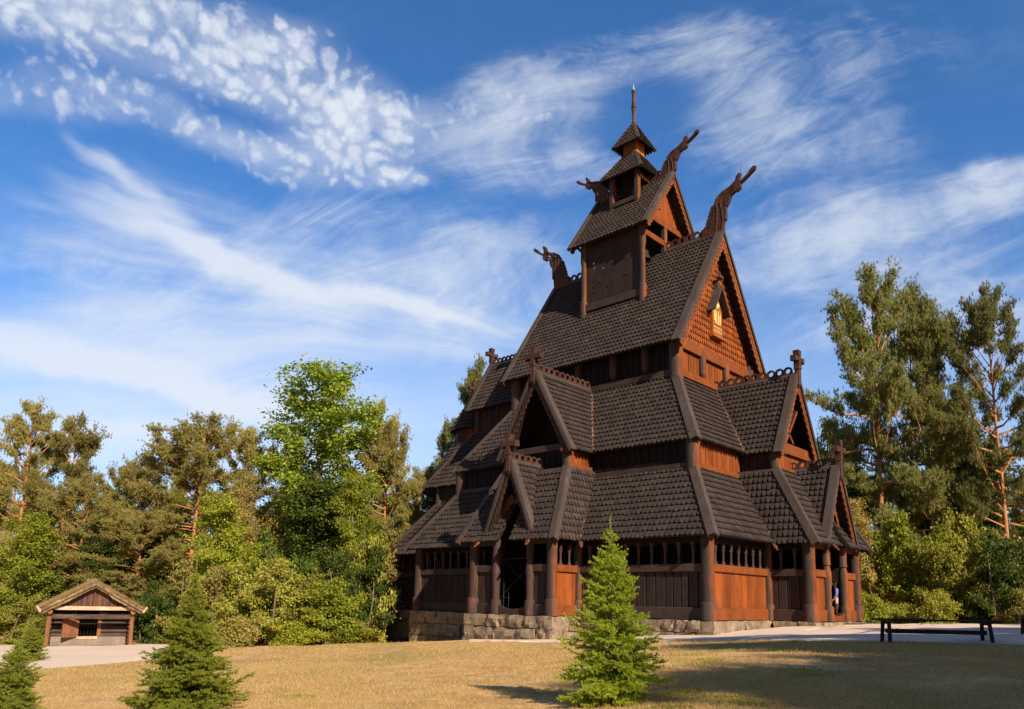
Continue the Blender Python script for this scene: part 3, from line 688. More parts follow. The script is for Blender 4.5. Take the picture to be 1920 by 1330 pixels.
# bay walls above the porches
SBW, SBY = 1.75, -7.72
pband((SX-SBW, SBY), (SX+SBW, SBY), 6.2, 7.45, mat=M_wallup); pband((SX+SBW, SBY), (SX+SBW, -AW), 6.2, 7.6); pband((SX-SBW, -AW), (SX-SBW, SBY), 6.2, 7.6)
for s_ in (-1, 1): hpost(SX+s_*SBW, SBY, .27, 6.1, 7.62)
beam((SX-SBW, SBY-.06, 7.5), (SX+SBW, SBY-.06, 7.5), .2, .3); beam((SX+SBW+.05, SBY, 6.62), (SX+SBW+.05, -AW, 6.62), .16, .2)
WBX, WBW = 8.55, 1.82
pband((WBX, -WBW), (WBX, WBW), 6.2, 7.45); pband((AX, -WBW), (WBX, -WBW), 6.2, 7.6); pband((WBX, WBW), (AX, WBW), 6.2, 7.6)
for s_ in (-1, 1): hpost(WBX, s_*WBW, .26, 6.1, 7.62)
beam((WBX+.06, -WBW, 7.62), (WBX+.06, WBW, 7.62), .2, .5); beam((WBX+.08, -WBW, 6.62), (WBX+.08, WBW, 6.62), .2, .16)

# middle roof tier
o1 = .268; mx, my, me_ = xwa+o1, wa+o1, xea-o1; wn, xwn, xen = 3.704, 4.788, -5.39
roof('middle_roof', [
    [(me_, -my, H1), (mx, -my, H1), (xwn, -wn, T1), (xen, -wn, T1)],
    [(mx, -my, H1), (mx, my, H1), (xwn, wn, T1), (xwn, -wn, T1)]], seed=7)
roof('chancel_middle_roof', [[(-13.3, -3.5, H1), (-5.0, -3.5, H1), (-4.5, -1.5, 10.9), (-10.9, -1.5, 10.9)]], seed=8)
mb = MB()
for p in ([(mx, my, H1), (me_, my, H1), (xen, wn, T1), (xwn, wn, T1)], [(me_, my, H1), (me_, -my, H1), (xen, -wn, T1), (xen, wn, T1)], [(-5, 3.5, H1), (-13.3, 3.5, H1), (-10.9, 1.5, 10.9), (-4.5, 1.5, 10.9)]):
    a, b, c = Vector(p[0]), Vector(p[1]), Vector(p[2]); mb.prism(p, (b-a).cross(c-a), .12)
cpart(mb, 'rear_roof', M_roof)
nS1 = nrm3((0, -my, H1), (1, -my, H1), (0, -wn, T1)); nW1 = nrm3((mx, 0, H1), (mx, 1, H1), (xwn, 0, T1)); nE1 = Vector((-nW1.x, 0, nW1.z))
hipcap((xwn, -wn, T1), (mx, -my, H1), nS1, nW1, .30); hipcap((xen, -wn, T1), (me_, -my, H1), nS1, nE1, .22); hipcap((-10.9, -1.5, 10.9), (-13.3, -3.5, H1), nS1, nE1, .2)
hipcap((xwn, wn, T1), (mx, my, H1), Vector((0, -nS1.y, nS1.z)), nW1, .28)

# nave clerestory
NX, NE_, NY = xwn-.02, xen+.02, wn-.02
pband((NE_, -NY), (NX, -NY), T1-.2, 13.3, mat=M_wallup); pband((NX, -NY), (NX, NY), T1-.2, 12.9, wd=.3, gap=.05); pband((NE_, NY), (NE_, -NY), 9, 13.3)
hpost(NX, -NY, .33, T1-.4, 13.3); hpost(NE_, -NY, .33, T1-.4, 13.3); hpost(NX, NY, .33, T1-.4, 13.3)
for y in (-1.39, .99): hpost(NX+.06, y, .21, 11.45, 12.75, True)
for x in (-3.2, -1.0, 1.2, 3.1): hpost(x, -NY-.03, .2, 11.5, 13.2, True, mat=M_postd)
beam((NE_, -NY-.06, T1+.14), (NX, -NY-.06, T1+.14), .22, .3); beam((NX+.06, -NY, T1+.17), (NX+.06, NY, T1+.17), .22, .34); beam((NX+.07, -NY-.1, 12.78), (NX+.07, NY, 12.78), .2, .5)
mb = MB()       # gable filled with upright shingles
rz, wr = 19.467, 4.358; xr, xl, zr_ = 5.359, -5.742, 12.685
def zg(y): return rz-(rz-zr_)*abs(y)/wr
g1 = 13.0; yy = wr*(rz-.25-g1)/(rz-zr_)
bs = MB(); shingles(mb, [(NX+.05, -yy, g1), (NX+.05, yy, g1), (NX+.05, 0, rz-.25)], .215, .33, 31, base=bs, thick=.06)
o = cpart(mb, 'gable_shingling', M_gshing); cpart(bs, 'roof_boarding', M_base, o)

def bargeboards(A, Fa, Fb, out, wd=.42, cap=.40, mat=M_carve, th=.07, parent=None, step=.36, name='bargeboard', capmat=None, ov=.25):
    """A apex, Fa/Fb feet (3d), out = outward normal of the gable"""
    A = Vector(A); out = Vector(out).normalized(); res = []
    for Ft in (Fa, Fb):
        Ft = Vector(Ft); d = (Ft-A); L = d.length; d.normalize(); s_ = out.cross(d)
        if s_.z > 0: s_ = -s_
        k = d.dot(Vector((0, 0, -1))); L2 = L+ov
        # cut at the apex along the vertical
        cut = wd*(Vector((0, 0, -1)).dot(d))/max(.2, Vector((0, 0, -1)).dot(s_)) if False else wd*abs(s_.dot((Ft-A).normalized().cross(out)))*0
        tanp = abs(Vector((0, 0, -1)).dot(d)/max(.1, abs(Vector((0, 0, -1)).dot(s_))))
        pts = [(0, 0), (L2, 0), (L2, wd*.75)]; n = max(3, int((L2-wd*tanp)/step)); x0 = L2; x1 = wd*tanp
        for i in range(n):
            a = x0+(x1-x0)*i/n; b = x0+(x1-x0)*(i+1)/n
            for t in (.2, .5, .8, 1.): pts.append((a+(b-a)*t, wd-(.07*wd/.42)*abs(math.cos(math.pi*t)) if t < 1 else wd-.08*wd/.42))
        pts[-1] = (x1, wd)
        mb = MB(); P3 = [A+d*p[0]+s_*p[1]+out*(.0) for p in pts]; mb.prism(P3, out, th)
        # zig-zag relief
        m = int(L2/.16); zz = [(x1*.5+(L2-x1*.5-.1)*i/m, wd*(.30 if i % 2 else .62)) for i in range(m+1)]
        for i in range(m):
            a, b = zz[i], zz[i+1]
            mb.bar(A+d*a[0]+s_*a[1]+out*(th/2+.008), A+d*b[0]+s_*b[1]+out*(th/2+.008), .05, .03, out)
        ob = cpart(mb, name, mat, parent); res.append(ob)
        up = -s_; mb = MB(); o0 = A+up*.12+out*(.10); bk = -out
        mb.prism([o0-d*.02, o0+d*(L2+.03), o0+d*(L2+.03)+bk*cap, o0-d*.02+bk*cap], up, .06)
        mb.prism([o0-d*.0-up*.03, o0+d*(L2+.03)-up*.03, o0+d*(L2+.03)-up*.16, o0-d*.0-up*.16], out, .04)
        cpart(mb, 'verge_board', capmat or M_cap, parent, bevel=.01)
    return res
def crest(A, B, h=.46, pitch=.44, th=.10, parent=None):
    A, B = Vector(A), Vector(B); d = B-A; L = d.length; d.normalize(); n = max(1, round(L/pitch)); p = L/n; o = d.cross(Vector((0, 0, 1))); mb = MB()
    for i in range(n):
        x = i*p; r1 = p*.30; cz = h*.56
        outer = [(x, 0), (x+p, 0), (x+p, h*.45)]+[(x+p/2+p*.5*math.cos(a)*1.0, cz+(h-cz)*math.sin(a)) for a in [math.pi*k/8 for k in range(1, 8)]]+[(x, h*.45)]
        hole = [(x+p/2+r1*math.cos(a), cz-.02+r1*.95*math.sin(a)) for a in [2*math.pi*k/12 for k in range(12)]]
        mb.prism([A+d*q[0]+Vector((0, 0, q[1])) for q in outer], o, th, [[A+d*q[0]+Vector((0, 0, q[1])) for q in hole]])
    ob = cpart(mb, 'ridge_crest', M_crest, parent)
    up = Vector((0, 0, 1))
    return ob
def ridgecap(A, B, slope, parent=None, wd=.22):
    A, B = Vector(A), Vector(B); d = (B-A).normalized(); s_ = d.cross(Vector((0, 0, 1))); mb = MB()
    for k in (-1, 1):
        e = (s_*k*math.cos(slope)-Vector((0, 0, 1))*math.sin(slope)); n = (s_*k*math.sin(slope)+Vector((0, 0, 1))*math.cos(slope)); u = Vector((0, 0, .16))
        mb.prism([A+u, B+u, B+u+e*wd, A+u+e*wd], n, .05)
    return cpart(mb, 'ridge_board', M_cap, parent)
def cross(x, y, z, d, parent=None, s=1., pend=.5):
    """gable cross; d = unit vector along which the gable plane runs"""
    d = Vector(d); o = Vector((0, 0, 1)).cross(d); C0 = Vector((x, y, z)); mb = MB()
    def P(a, h): return C0+d*a*s+Vector((0, 0, h*s))
    mb.bar(P(0, -pend), P(0, .30), .24*s, .24*s, d); mb.bar(P(0, .28), P(0, .33), .30*s, .30*s, d); mb.bar(P(0, .38), P(0, .42), .27*s, .27*s, d)
    pts = [(-.14, .30), (.14, .30), (.11, .68), (.50, .62), (.50, .92), (.11, .87), (.18, 1.24), (-.18, 1.24), (-.11, .87), (-.50, .92), (-.50, .62), (-.11, .68)]
    mb.prism([P(*q) for q in pts], o, .30*s)
    mb.lathe(x, y, [(z-pend*s-.12, .03), (z-pend*s-.06, .09*s), (z-pend*s, .11*s)], 8)
    return cpart(mb, 'gable_cross', M_crest, parent, bevel=.015)

# steep main roof
y3 = wr
main = roof('main_roof', [[(xl, -wr, zr_), (xr, -wr, zr_), (xr, 0, rz), (xl, 0, rz)]], seed=9, w_=.228, ex=.315)
mb = MB(); p = [(xr, wr, zr_), (xl, wr, zr_), (xl, 0, rz), (xr, 0, rz)]; mb.prism([Vector(q) for q in p], Vector((0, rz-zr_, wr)), .14); cpart(mb, 'rear_roof', M_roof, main)
sl = math.atan2(rz-zr_, wr)
bargeboards((xr+.03, 0, rz+.02), (xr+.03, -wr, zr_+.02), (xr+.03, wr, zr_+.02), (1, 0, 0), .50, .42, parent=main)
bargeboards((xl-.03, 0, rz+.02), (xl-.03, -wr, zr_+.02), (xl-.03, wr, zr_+.02), (-1, 0, 0), .45, .3, parent=main)
crest((xl+.3, 0, rz+.10), (-1.95, 0, rz+.10), parent=main); crest((1.98, 0, rz+.10), (xr-.35, 0, rz+.10), parent=main)
ridgecap((xl, 0, rz), (-1.9, 0, rz), sl, main); ridgecap((1.9, 0, rz), (xr, 0, rz), sl, main)

# dragon heads
DR = [(-5.82, 19.38), (-5.89, 20.09), (-6.0, 20.2), (-6.01, 20.9), (-6.1, 20.99), (-6.2, 21.19), (-6.24, 21.38), (-6.29, 21.5), (-6.53, 21.63), (-6.56, 21.59), (-6.67, 21.61), (-6.8, 21.73), (-6.81, 21.99), (-7.01, 22.1), (-7.28, 22.29), (-7.54, 22.49), (-7.6, 22.66), (-7.47, 22.69), (-7.32, 22.57), (-7.17, 22.37), (-6.79, 22.11), (-6.7, 22.2), (-6.8, 22.46), (-6.82, 22.59), (-6.71, 22.6), (-6.58, 22.47), (-6.54, 22.29), (-6.43, 22.14), (-6.21, 22.01), (-5.81, 21.88), (-5.6, 21.73), (-5.44, 21.51), (-5.38, 21.35), (-5.44, 21.29), (-5.24, 21.22), (-5.17, 21.1), (-5.18, 20.99), (-5.09, 20.9), (-5.10, 20.78), (-5.02, 20.7), (-5.04, 20.56), (-4.95, 20.5), (-4.97, 20.38), (-4.89, 20.3), (-4.92, 20.2), (-4.83, 20.12), (-4.7, 19.9), (-4.7, 19.5), (-4.9, 19.2)]
DH = [[(-6.50, 22.0), (-6.28, 21.85), (-6.05, 21.62), (-6.50, 21.91)], [(-6.50, 21.80), (-6.12, 21.57), (-6.20, 21.57), (-6.46, 21.70)], [(-5.96, 21.79), (-5.80, 21.72), (-5.70, 21.57), (-5.80, 21.57)]]+\
     [[(a-.05, b+.02), (a, b+.07), (a+.05, b), (a+.01, b-.07)] for a, b in [(-5.36, 21.07), (-5.31, 20.87), (-5.26, 20.64), (-5.21, 20.44), (-5.14, 20.24), (-5.07, 20.03)]]
def dragon(side, ax, az, sx=1., sz=1., parent=None, drop=0.):
    f = lambda p: (ax+(p[0]-(-5.742))*(-side)*sx, 0, az+(p[1]-19.467)*sz-drop)
    mb = MB(); mb.prism([f(p) for p in DR], (0, 1, 0), .20, [[f(p) for p in h] for h in DH])
    for k in (-1, 1):     # carved cheek and neck bands standing proud of the board
        y_ = k*.11
        for pts in ([(-5.75, 19.6), (-5.85, 20.2), (-5.80, 20.8), (-5.70, 21.3), (-5.85, 21.62), (-6.25, 21.97), (-6.55, 22.2)], [(-5.45, 19.7), (-5.52, 20.2), (-5.55, 20.8), (-5.50, 21.35), (-5.62, 21.62)], [(-6.0, 21.0), (-6.05, 21.3), (-6.2, 21.5)]):
            q = [Vector(f(p))+Vector((0, y_, 0)) for p in pts]; mb.tube(q, [.028]*len(q), 6)
        mb.lathe(0, 0, [], 3) if False else None
    top = Vector(f((-6.81, 22.6))); mb.tube([top, top+Vector((0, 0, .55))], [.012, .006], 5)
    return cpart(mb, 'dragon_head', M_crest, parent, bevel=.03)
dragon(1, xr+.02, rz, 1.05, .93, main); dragon(-1, xl, rz, 1, 1, main)

# royal plaque under its own little roof
px_ = NX+.05+.14
pl = MB(); P_ = lambda y, z, o=0: (px_+o, y, z)
pl.prism([P_(-.62, 13.95), (px_, .36, 13.95), P_(.36, 15.35), P_(-.13, 16.15), P_(-.62, 15.35)], (1, 0, 0), .18); pl.box(px_-.1, px_+.2, -.70, .44, 13.82, 13.94)
plaque = cpart(pl, 'plaque', wood('plaque_board', (.28, .075, .015), (.40, .12, .025), 'z'), bevel=.01, label='small orange gabled plaque with gilded crown and monogram')
mb = MB()
for s_ in (-1, 1):
    a = Vector((px_, -.13, 16.5)); b = Vector((px_, -.13+s_*.78, 15.1)); mb.bar(a+Vector((.18, 0, 0)), b+Vector((.18, 0, 0)), .06, .50, (1, 0, 0)) if False else mb.prism([a+Vector((-.12, 0, 0)), a+Vector((.42, 0, 0)), b+Vector((.42, 0, 0)), b+Vector((-.12, 0, 0))], Vector((0, s_*1.4, .78)), .07)
mb.box(px_-.06, px_+.22, -.19, -.07, 16.3, 16.95); mb.prism([(px_+.3, -.33, 16.98), (px_+.3, .07, 16.98), (px_+.3, .02, 17.12), (px_+.3, -.28, 17.12)], (1, 0, 0), .2)
cpart(mb, 'plaque_roof', M_cap, plaque)
mb = MB(); gxp = px_+.11
def gl(pts, r=.03): mb.tube([(gxp, y, z) for y, z in pts], [r]*len(pts), 6)
yc = -.13
def arc_(cy, cz, ry, rz_, a0, a1, n=10): return [(cy+ry*math.cos(R(a0+(a1-a0)*k/n)), cz+rz_*math.sin(R(a0+(a1-a0)*k/n))) for k in range(n+1)]
# crown
gl(arc_(yc, 15.62, .17, .16, 0, 180)); gl([(yc-.17, 15.62), (yc-.11, 15.45), (yc+.11, 15.45), (yc+.17, 15.62)]); gl([(yc-.14, 15.45), (yc+.14, 15.45)], .035); gl([(yc, 15.45), (yc, 15.92)], .03); gl([(yc-.06, 15.85), (yc+.06, 15.85)], .025)
gl(arc_(yc, 15.55, .09, .2, 0, 180)); mb.prism([(gxp-.01, yc+.13*math.cos(a), 15.60+.13*math.sin(a)) for a in [math.pi*k/6 for k in range(12)]], (1, 0, 0), .03)
# tall arched letter O with two upright strokes
gl([(yc-.30, 14.72)]+arc_(yc, 15.12, .30, .26, 180, 0)+[(yc+.30, 14.72)], .026); gl([(yc-.24, 14.62), (yc-.24, 15.1)], .022); gl([(yc+.24, 14.62), (yc+.24, 15.1)], .022)
for y_ in (-.09, .09): gl([(yc+y_, 14.60), (yc+y_, 15.26)], .022)
gl([(yc-.15, 15.26), (yc+.15, 15.26)], .025); gl([(yc-.30, 14.60), (yc-.12, 14.55), (yc+.12, 14.55), (yc+.30, 14.60)], .035)
for z_ in (14.72, 14.88, 15.02):
    for s_ in (-1, 1): gl([(yc+s_*.26, z_), (yc+s_*.36, z_)], .022)
cpart(mb, 'gilded_monogram', M_gold, plaque)
mb = MB(); rr_ = random.Random(3)      # two lines of small gilded lettering, too small to read in the photograph
for z_, hh, a, b in ((14.32, .12, -.50, .24), (14.10, .16, -.54, .28)):
    y = a
    while y < b:
        wd = rr_.uniform(.035, .06); mb.box(gxp-.02, gxp+.012, y, y+.018, z_, z_+hh)
        if rr_.random() < .7: mb.box(gxp-.02, gxp+.012, y+.02, y+wd, z_+hh*rr_.choice((0, .45, .85)), z_+hh*rr_.choice((0, .45, .85))+.025)
        if rr_.random() < .6: mb.box(gxp-.02, gxp+.012, y+wd, y+wd+.016, z_, z_+hh)
        y += wd+.032
cpart(mb, 'gilded_lettering', M_gold, plaque)

# cross gables of the middle tier and the porch gables
def gable(kind, x, y, hw, zf, zr2, inner, sgn, seed, bw=.34, cr=.42, slope_in=None):
    """kind 'S': ridge runs along y towards -y (front at y=sgn*...)"""
    if kind == 'S': F = lambda a, o, z: (x+a, o, z); outv = (0, -1, 0); dirv = (1, 0, 0); front = y
    else: F = lambda a, o, z: (o, y+a, z); outv = (1, 0, 0); dirv = (0, 1, 0); front = x
    polys = []
    for s_ in (1, -1):
        q = [F(s_*hw, inner, zf), F(s_*hw, front, zf), F(0, front, zr2), F(0, inner, zr2)]
        polys.append(q)
    ob = roof('gable_roof', polys, seed=seed, w_=.225, ex=.30)
    e = .03*(-1 if kind == 'S' else 1)
    bargeboards(F(0, front+e, zr2+.02), F(-hw, front+e, zf+.02), F(hw, front+e, zf+.02), outv, bw, .34, parent=ob, ov=.18, step=.3, mat=M_carved_dark if kind == 'S' else M_carve)
    b = (F(0, inner, zr2+.08), F(0, front-(-.15 if kind == 'S' else .15), zr2+.08)); crest(b[0], b[1], cr, .40, parent=ob)
    ridgecap(F(0, inner, zr2), F(0, front, zr2), math.atan2(zr2-zf, hw), ob)
    fo = front+(-.10 if kind == 'S' else .10)
    p = F(0, fo, zr2+.02); cross(p[0], p[1], p[2], dirv, ob, .96, .52)
    # dark sheet put in for gable shade and a tie beam with carved brackets
    dp = 1.5*(1 if kind == 'S' else -1); mb = MB(); mb.prism([F(-hw+.15, front+dp, zf), F(hw-.15, front+dp, zf), F(0, front+dp, zr2-.2)], outv, .06); cpart(mb, 'gable_shade_sheet', M_dark, ob)
    for s_ in (-1, 1):
        q = F(s_*(hw-.18), front+.12*(1 if kind == 'S' else -1), zf-.05); mb = MB(); mb.bar(F(s_*(hw-.42), q[1] if kind == 'S' else q[0], zf-.02), F(s_*(hw+.06), q[1] if kind == 'S' else q[0], zf+.05), .26, .17, outv)
        c_ = F(s_*(hw-.45), front, zf-.06); mb.lathe(c_[0], c_[1], [(c_[2]-.12, .05), (c_[2]-.05, .12), (c_[2]+.06, .12), (c_[2]+.12, .05)], 8); cpart(mb, 'carved_bracket', M_carve, ob, bevel=.02)
    return ob
gS = gable('S', SX, -8.049, 2.111, 7.33, 11.165, -3.5, -1, 10, .36)
gW = gable('W', 8.896, 0, 2.085, 7.33, 11.165, 4.6, 1, 11, .36)
pS = gable('S', SX+.1, -9.702, 1.42, 3.28, 6.669, -7.6, -1, 12, .26, .36)
pW = gable('W', 10.569, 0, 1.646, 3.28, 6.669, 8.4, 1, 13, .28, .36)
# lattice braces inside the west gable
mb = MB()
for a, b in (((-1.7, 7.9), (-.2, 10.6)), ((-1.1, 8.9), (-.1, 7.95)), ((-.9, 7.9), (.5, 9.6))): mb.bar((8.62, a[0], a[1]), (8.62, b[0], b[1]), .12, .16, (1, 0, 0))
cpart(mb, 'lattice_brace', M_wally)
# valley boards with dry leaves along the valleys
def valley(a, b):
    mb = MB(); mb.bar(a, b, .10, .10); cpart(mb, 'valley_board', M_valley)
M_valley = wood('valley_board_wood', (.085, .048, .032), (.22, .12, .07), 'n', bare_amt=.7)
valley((SX+.05, -wn-.05, T1+.02), (SX+2.111, -my, H1+.08)); valley((xwn+.05, -.05, T1+.0), (mx, -2.085, H1+.08))
valley((SX+HS, -wa, T0+.14), (SX+hx, -ey0, EH+.10)); valley((xwa, -HW, T0+.14), (ex0, -hy, EH+.10))

# chancel and apse
pband((-10.8, -1.45), (-5.3, -1.45), 10.6, 12.6); pband((-10.8, 1.45), (-10.8, -1.45), 9, 12.6); hpost(-10.8, -1.45, .2, 10.4, 12.6)
pband((-12.25, -3.2), (-7, -3.2), T0-.2, H1+.1); pband((-12.25, 3.2), (-12.25, -3.2), T0-.2, H1+.1); hpost(-12.25, -3.2, .2, T0-.2, H1+.2)
ch = roof('chancel_roof', [[(-11.2, -1.95, 12.3), (-5.3, -1.95, 12.3), (-5.3, 0, 15.65), (-11.2, 0, 15.65)]], seed=14)
mb = MB(); p = [(-5.3, 1.95, 12.3), (-11.2, 1.95, 12.3), (-11.2, 0, 15.65), (-5.3, 0, 15.65)]; mb.prism([Vector(q) for q in p], (0, 3.35, 1.95), .12); cpart(mb, 'rear_roof', M_roof, ch)
bargeboards((-11.23, 0, 15.67), (-11.23, -1.95, 12.32), (-11.23, 1.95, 12.32), (-1, 0, 0), .3, .26, parent=ch, ov=.12)
crest((-10.95, 0, 15.75), (-5.6, 0, 15.75), .36, .36, parent=ch); cross(-11.2, 0, 15.7, (0, 1, 0), ch, .95, .5)
# apse: round turret with bell-shaped roof, and its lean-to ring
ax_ = -12.8
mb = MB(); mb.lathe(ax_, 0, [(7.2, 1.1), (11.8, 1.05)], 20); cpart(mb, 'apse_wall', M_wallz, smooth=True)
def cone(name, cx, prof, seed, nf=20, parent=None):
    polys = []
    for k in range(len(prof)-1):
        (z0, r0), (z1, r1) = prof[k], prof[k+1]
        for i in range(nf):
            a, b = 2*math.pi*i/nf, 2*math.pi*(i+1)/nf
            q = [(cx+r0*math.cos(a), r0*math.sin(a), z0), (cx+r0*math.cos(b), r0*math.sin(b), z0), (cx+r1*math.cos(b), r1*math.sin(b), z1), (cx+r1*math.cos(a), r1*math.sin(a), z1)]
            if r1 < .02: q = q[:3]
            polys.append(q)
    mb, bs = MB(), MB()
    for i, p in enumerate(polys): shingles(mb, p, .2, .30, seed*50+i, base=bs, bth=.06)
    o = cpart(mb, name, M_roof, parent); cpart(bs, 'roof_boarding', M_base, o); return o
ap = cone('apse_roof', ax_, [(11.5, 1.35), (12.4, .95), (13.9, .1)], 15, 16)
cross(ax_, 0, 13.75, (0, 1, 0), ap, .9, .1)
cone('apse_lean_to_roof', ax_, [(H1, 3.05), (10.5, 1.12)], 16, 26)

# ridge turret: lower stage
wt, wty, tz = 1.93, 2.13, 20.183
def zmain(y): return rz-(rz-zr_)*abs(y)/wr
tower = empty('ridge_turret', (0, 0, 0), parent=church)
def tpart(mb, name, mat, smooth=False, bevel=0, parent=None): return cpart(mb, name, mat, parent or tower, smooth, bevel)
for sx_ in (-1, 1):
    for sy_ in (-1, 1):
        mb = MB(); x, y = sx_*wt, sy_*wty; zb = zmain(y)-.15
        mb.lathe(x, y, [(zb, .21), (zb+.95, .21), (zb+1.0, .155), (tz-1.1, .15), (tz-.95, .19), (tz+.4, .19)], 16); tpart(mb, 'corner_post', M_post, True)
for sx_ in (-1, 1):
    mb = MB(); mb.bar((sx_*wt, 0, rz-.1), (sx_*wt, 0, 21.0), .26, .26, (0, 1, 0)); tpart(mb, 'middle_post', M_post, bevel=.03)
    for y0_, y1_ in ((-wty, 0), (0, wty)):
        mb = MB(); mb.bar((sx_*wt, y0_, tz-.22), (sx_*wt, y1_, tz-.22), .16, .34); tpart(mb, 'cross_beam', M_wally, bevel=.02)
for sy_ in (-1, 1):
    z0 = zmain(wty)+.35; z1 = tz+.5; mb = MB(); r = random.Random(5)
    outer = [(-wt+.1, sy_*(wty-.08), z0), (wt-.1, sy_*(wty-.08), z0), (wt-.1, sy_*(wty-.08), z1), (-wt+.1, sy_*(wty-.08), z1)]
    holes = []
    def hole(cx, cz, rx, rz__, rot, n=8):
        holes.append([(cx+rx*math.cos(a)*math.cos(rot)-rz__*math.sin(a)*math.sin(rot), sy_*(wty-.08), cz+rx*math.cos(a)*math.sin(rot)+rz__*math.sin(a)*math.cos(rot)) for a in [2*math.pi*k/n for k in range(n)]])
    for cx in (-.95, .85):      # pierced carving: curls round a centre
        for cz, m in ((z0+1.1, 1), (z0+2.55, .8)):
            for k in range(9):
                a = k*.75+(cx > 0); rad = .16+.045*k
                hole(cx+rad*math.cos(a)*1.1, cz+rad*math.sin(a), .035+.045*m*((k*7) % 3)/2, .03+.02*((k*5) % 3), a+1.4)
    mb.prism(outer, (0, 1, 0), .07, holes); tpart(mb, 'pierced_panel', M_walls)
    mb = MB(); mb.bar((-wt, sy_*(wty+.02), z0+.05), (wt, sy_*(wty+.02), z0+.05), .16, .42); tpart(mb, 'panel_beam', M_wallx, bevel=.02)
mb = MB(); mb.lathe(1.25, -.9, [(18.95, .36), (19.0, .35), (19.15, .26), (19.5, .2), (19.6, .05)], 16); tpart(mb, 'bell', M_bench, True)
for sy_ in (-1, 1):
    for sx_ in (-1, 1):
        mb = MB(); mb.bar((sx_*wt, sy_*wty, tz-.35), (sx_*(wt+.45), sy_*wty, tz+.15), .1, .14); tpart(mb, 'carved_bracket', M_carve)
tw_, txr, tzr = 2.573, 2.494, 23.934
tr = roof('turret_roof', [[(-txr, -tw_, tz), (txr, -tw_, tz), (txr, 0, tzr), (-txr, 0, tzr)]], parent=tower, seed=17)
mb = MB(); p = [(txr, tw_, tz), (-txr, tw_, tz), (-txr, 0, tzr), (txr, 0, tzr)]; mb.prism([Vector(q) for q in p], (0, tzr-tz, tw_), .12); cpart(mb, 'rear_roof', M_roof, tower)
bargeboards((txr+.03, 0, tzr+.02), (txr+.03, -tw_, tz+.02), (txr+.03, tw_, tz+.02), (1, 0, 0), .36, .34, parent=tower, ov=.2, step=.3)
bargeboards((-txr-.03, 0, tzr+.02), (-txr-.03, -tw_, tz+.02), (-txr-.03, tw_, tz+.02), (-1, 0, 0), .36, .26, parent=tower, ov=.2)
crest((1.0, 0, tzr+.08), (txr-.2, 0, tzr+.08), .42, .40, parent=tower); crest((-txr+.2, 0, tzr+.08), (-1.0, 0, tzr+.08), .42, .40, parent=tower)
def zt_(y): return tzr-(tzr-tz)*abs(y)/tw_
mb = MB(); yb = 1.95; zb = zt_(yb)-.1
hl = [[(wt-.02, cy+.085*math.cos(a), cz+.10*math.sin(a)) for a in [2*math.pi*k/10 for k in range(10)]] for cy, cz in ((-.46, 21.85), (-1.0, 21.1), (-.1, 21.05))]
mb.prism([(wt-.02, -yb, zb), (wt-.02, yb, zb), (wt-.02, .12, tzr-.2), (wt-.02, -.12, tzr-.2)], (1, 0, 0), .07, hl); tpart(mb, 'gable_wall', wood('orange_gable', (.13, .036, .013), (.24, .062, .016), 'z', bare_amt=1.))
mb = MB(); mb.bar((wt+.05, -2.0, zb+.05), (wt+.05, 2.0, zb+.05), .18, .36); tpart(mb, 'gable_beam', M_wally, bevel=.02)
mb = MB(); mb.prism([(-wt, -yb, zb), (-wt, yb, zb), (-wt, 0, tzr-.2)], (-1, 0, 0), .07); tpart(mb, 'gable_wall', M_wallz)
dragon(1, txr+.02, tzr, .90, .70, tower, .35); dragon(-1, -txr, tzr, .9, .74, tower, .30)
# upper stage
wu, wuy = .95, 1.046
for sx_ in (-1, 1):
    for sy_ in (-1, 1):
        mb = MB(); x, y = sx_*(wu-.1), sy_*(wuy-.1); mb.box(x-.13, x+.13, y-.13, y+.13, zt_(y)-.2, 24.75); tpart(mb, 'upper_post', M_post, bevel=.02)
for s_ in (-1, 1):
    mb = MB(); mb.box(-wu+.1, wu-.1, s_*(wuy-.12)-.04, s_*(wuy-.12)+.04, 23.3, 24.7) if False else mb.bar((-wu, s_*(wuy-.02), 22.75), (wu, s_*(wuy-.02), 22.75), .14, .26); tpart(mb, 'upper_beam', M_wallx, bevel=.02)
    mb = MB(); mb.bar((s_*(wu+.0), -wuy, 24.1), (s_*(wu+.0), wuy, 24.1), .14, .3); tpart(mb, 'upper_beam', M_wally, bevel=.02)
mb = MB(); mb.box(-.55, .55, -.6, .6, 22.9, 25.2); tpart(mb, 'upper_core', M_dark)
def pyramid(name, a, ay, z0, b, by, z1, seed):
    C4 = lambda r, q, z: [(r, -q, z), (r, q, z), (-r, q, z), (-r, -q, z)]
    lo, hi = C4(a, ay, z0), C4(b, by, z1); mbs, bs = MB(), MB()
    for i in range(4):
        j = (i+1) % 4; q = [lo[i], lo[j], hi[j], hi[i]] if b > .02 else [lo[i], lo[j], hi[i]]
        shingles(mbs, q, .2, .27, seed+i, base=bs, bth=.05)
    o = cpart(mbs, name, M_roof, tower); cpart(bs, 'roof_boarding', M_base, tower)
    for i in range(4):
        n1 = nrm3(lo[i], lo[(i+1) % 4], hi[i]); n2 = nrm3(lo[i], lo[i-1], hi[i])
        if (n1-Vector((lo[i][0], lo[i][1], 0))).length > 1e6: pass
        h = hipcap(hi[i], lo[i], n1, n2, .13, .04, .07, .04); h.parent = tower
    return o
pyramid('skirt_roof', 1.392, 1.41, 24.28, .5, .5, 25.75, 180)
mb = MB(); mb.box(-.44, .44, -.44, .44, 25.5, 26.75); tpart(mb, 'lantern', wood('lantern_wood', (.12, .05, .025), (.36, .12, .03), 'z', west=.7), bevel=.02)
mb = MB(); mb.box(-.52, .52, -.52, .52, 25.72, 25.9); tpart(mb, 'lantern_base', M_cap)
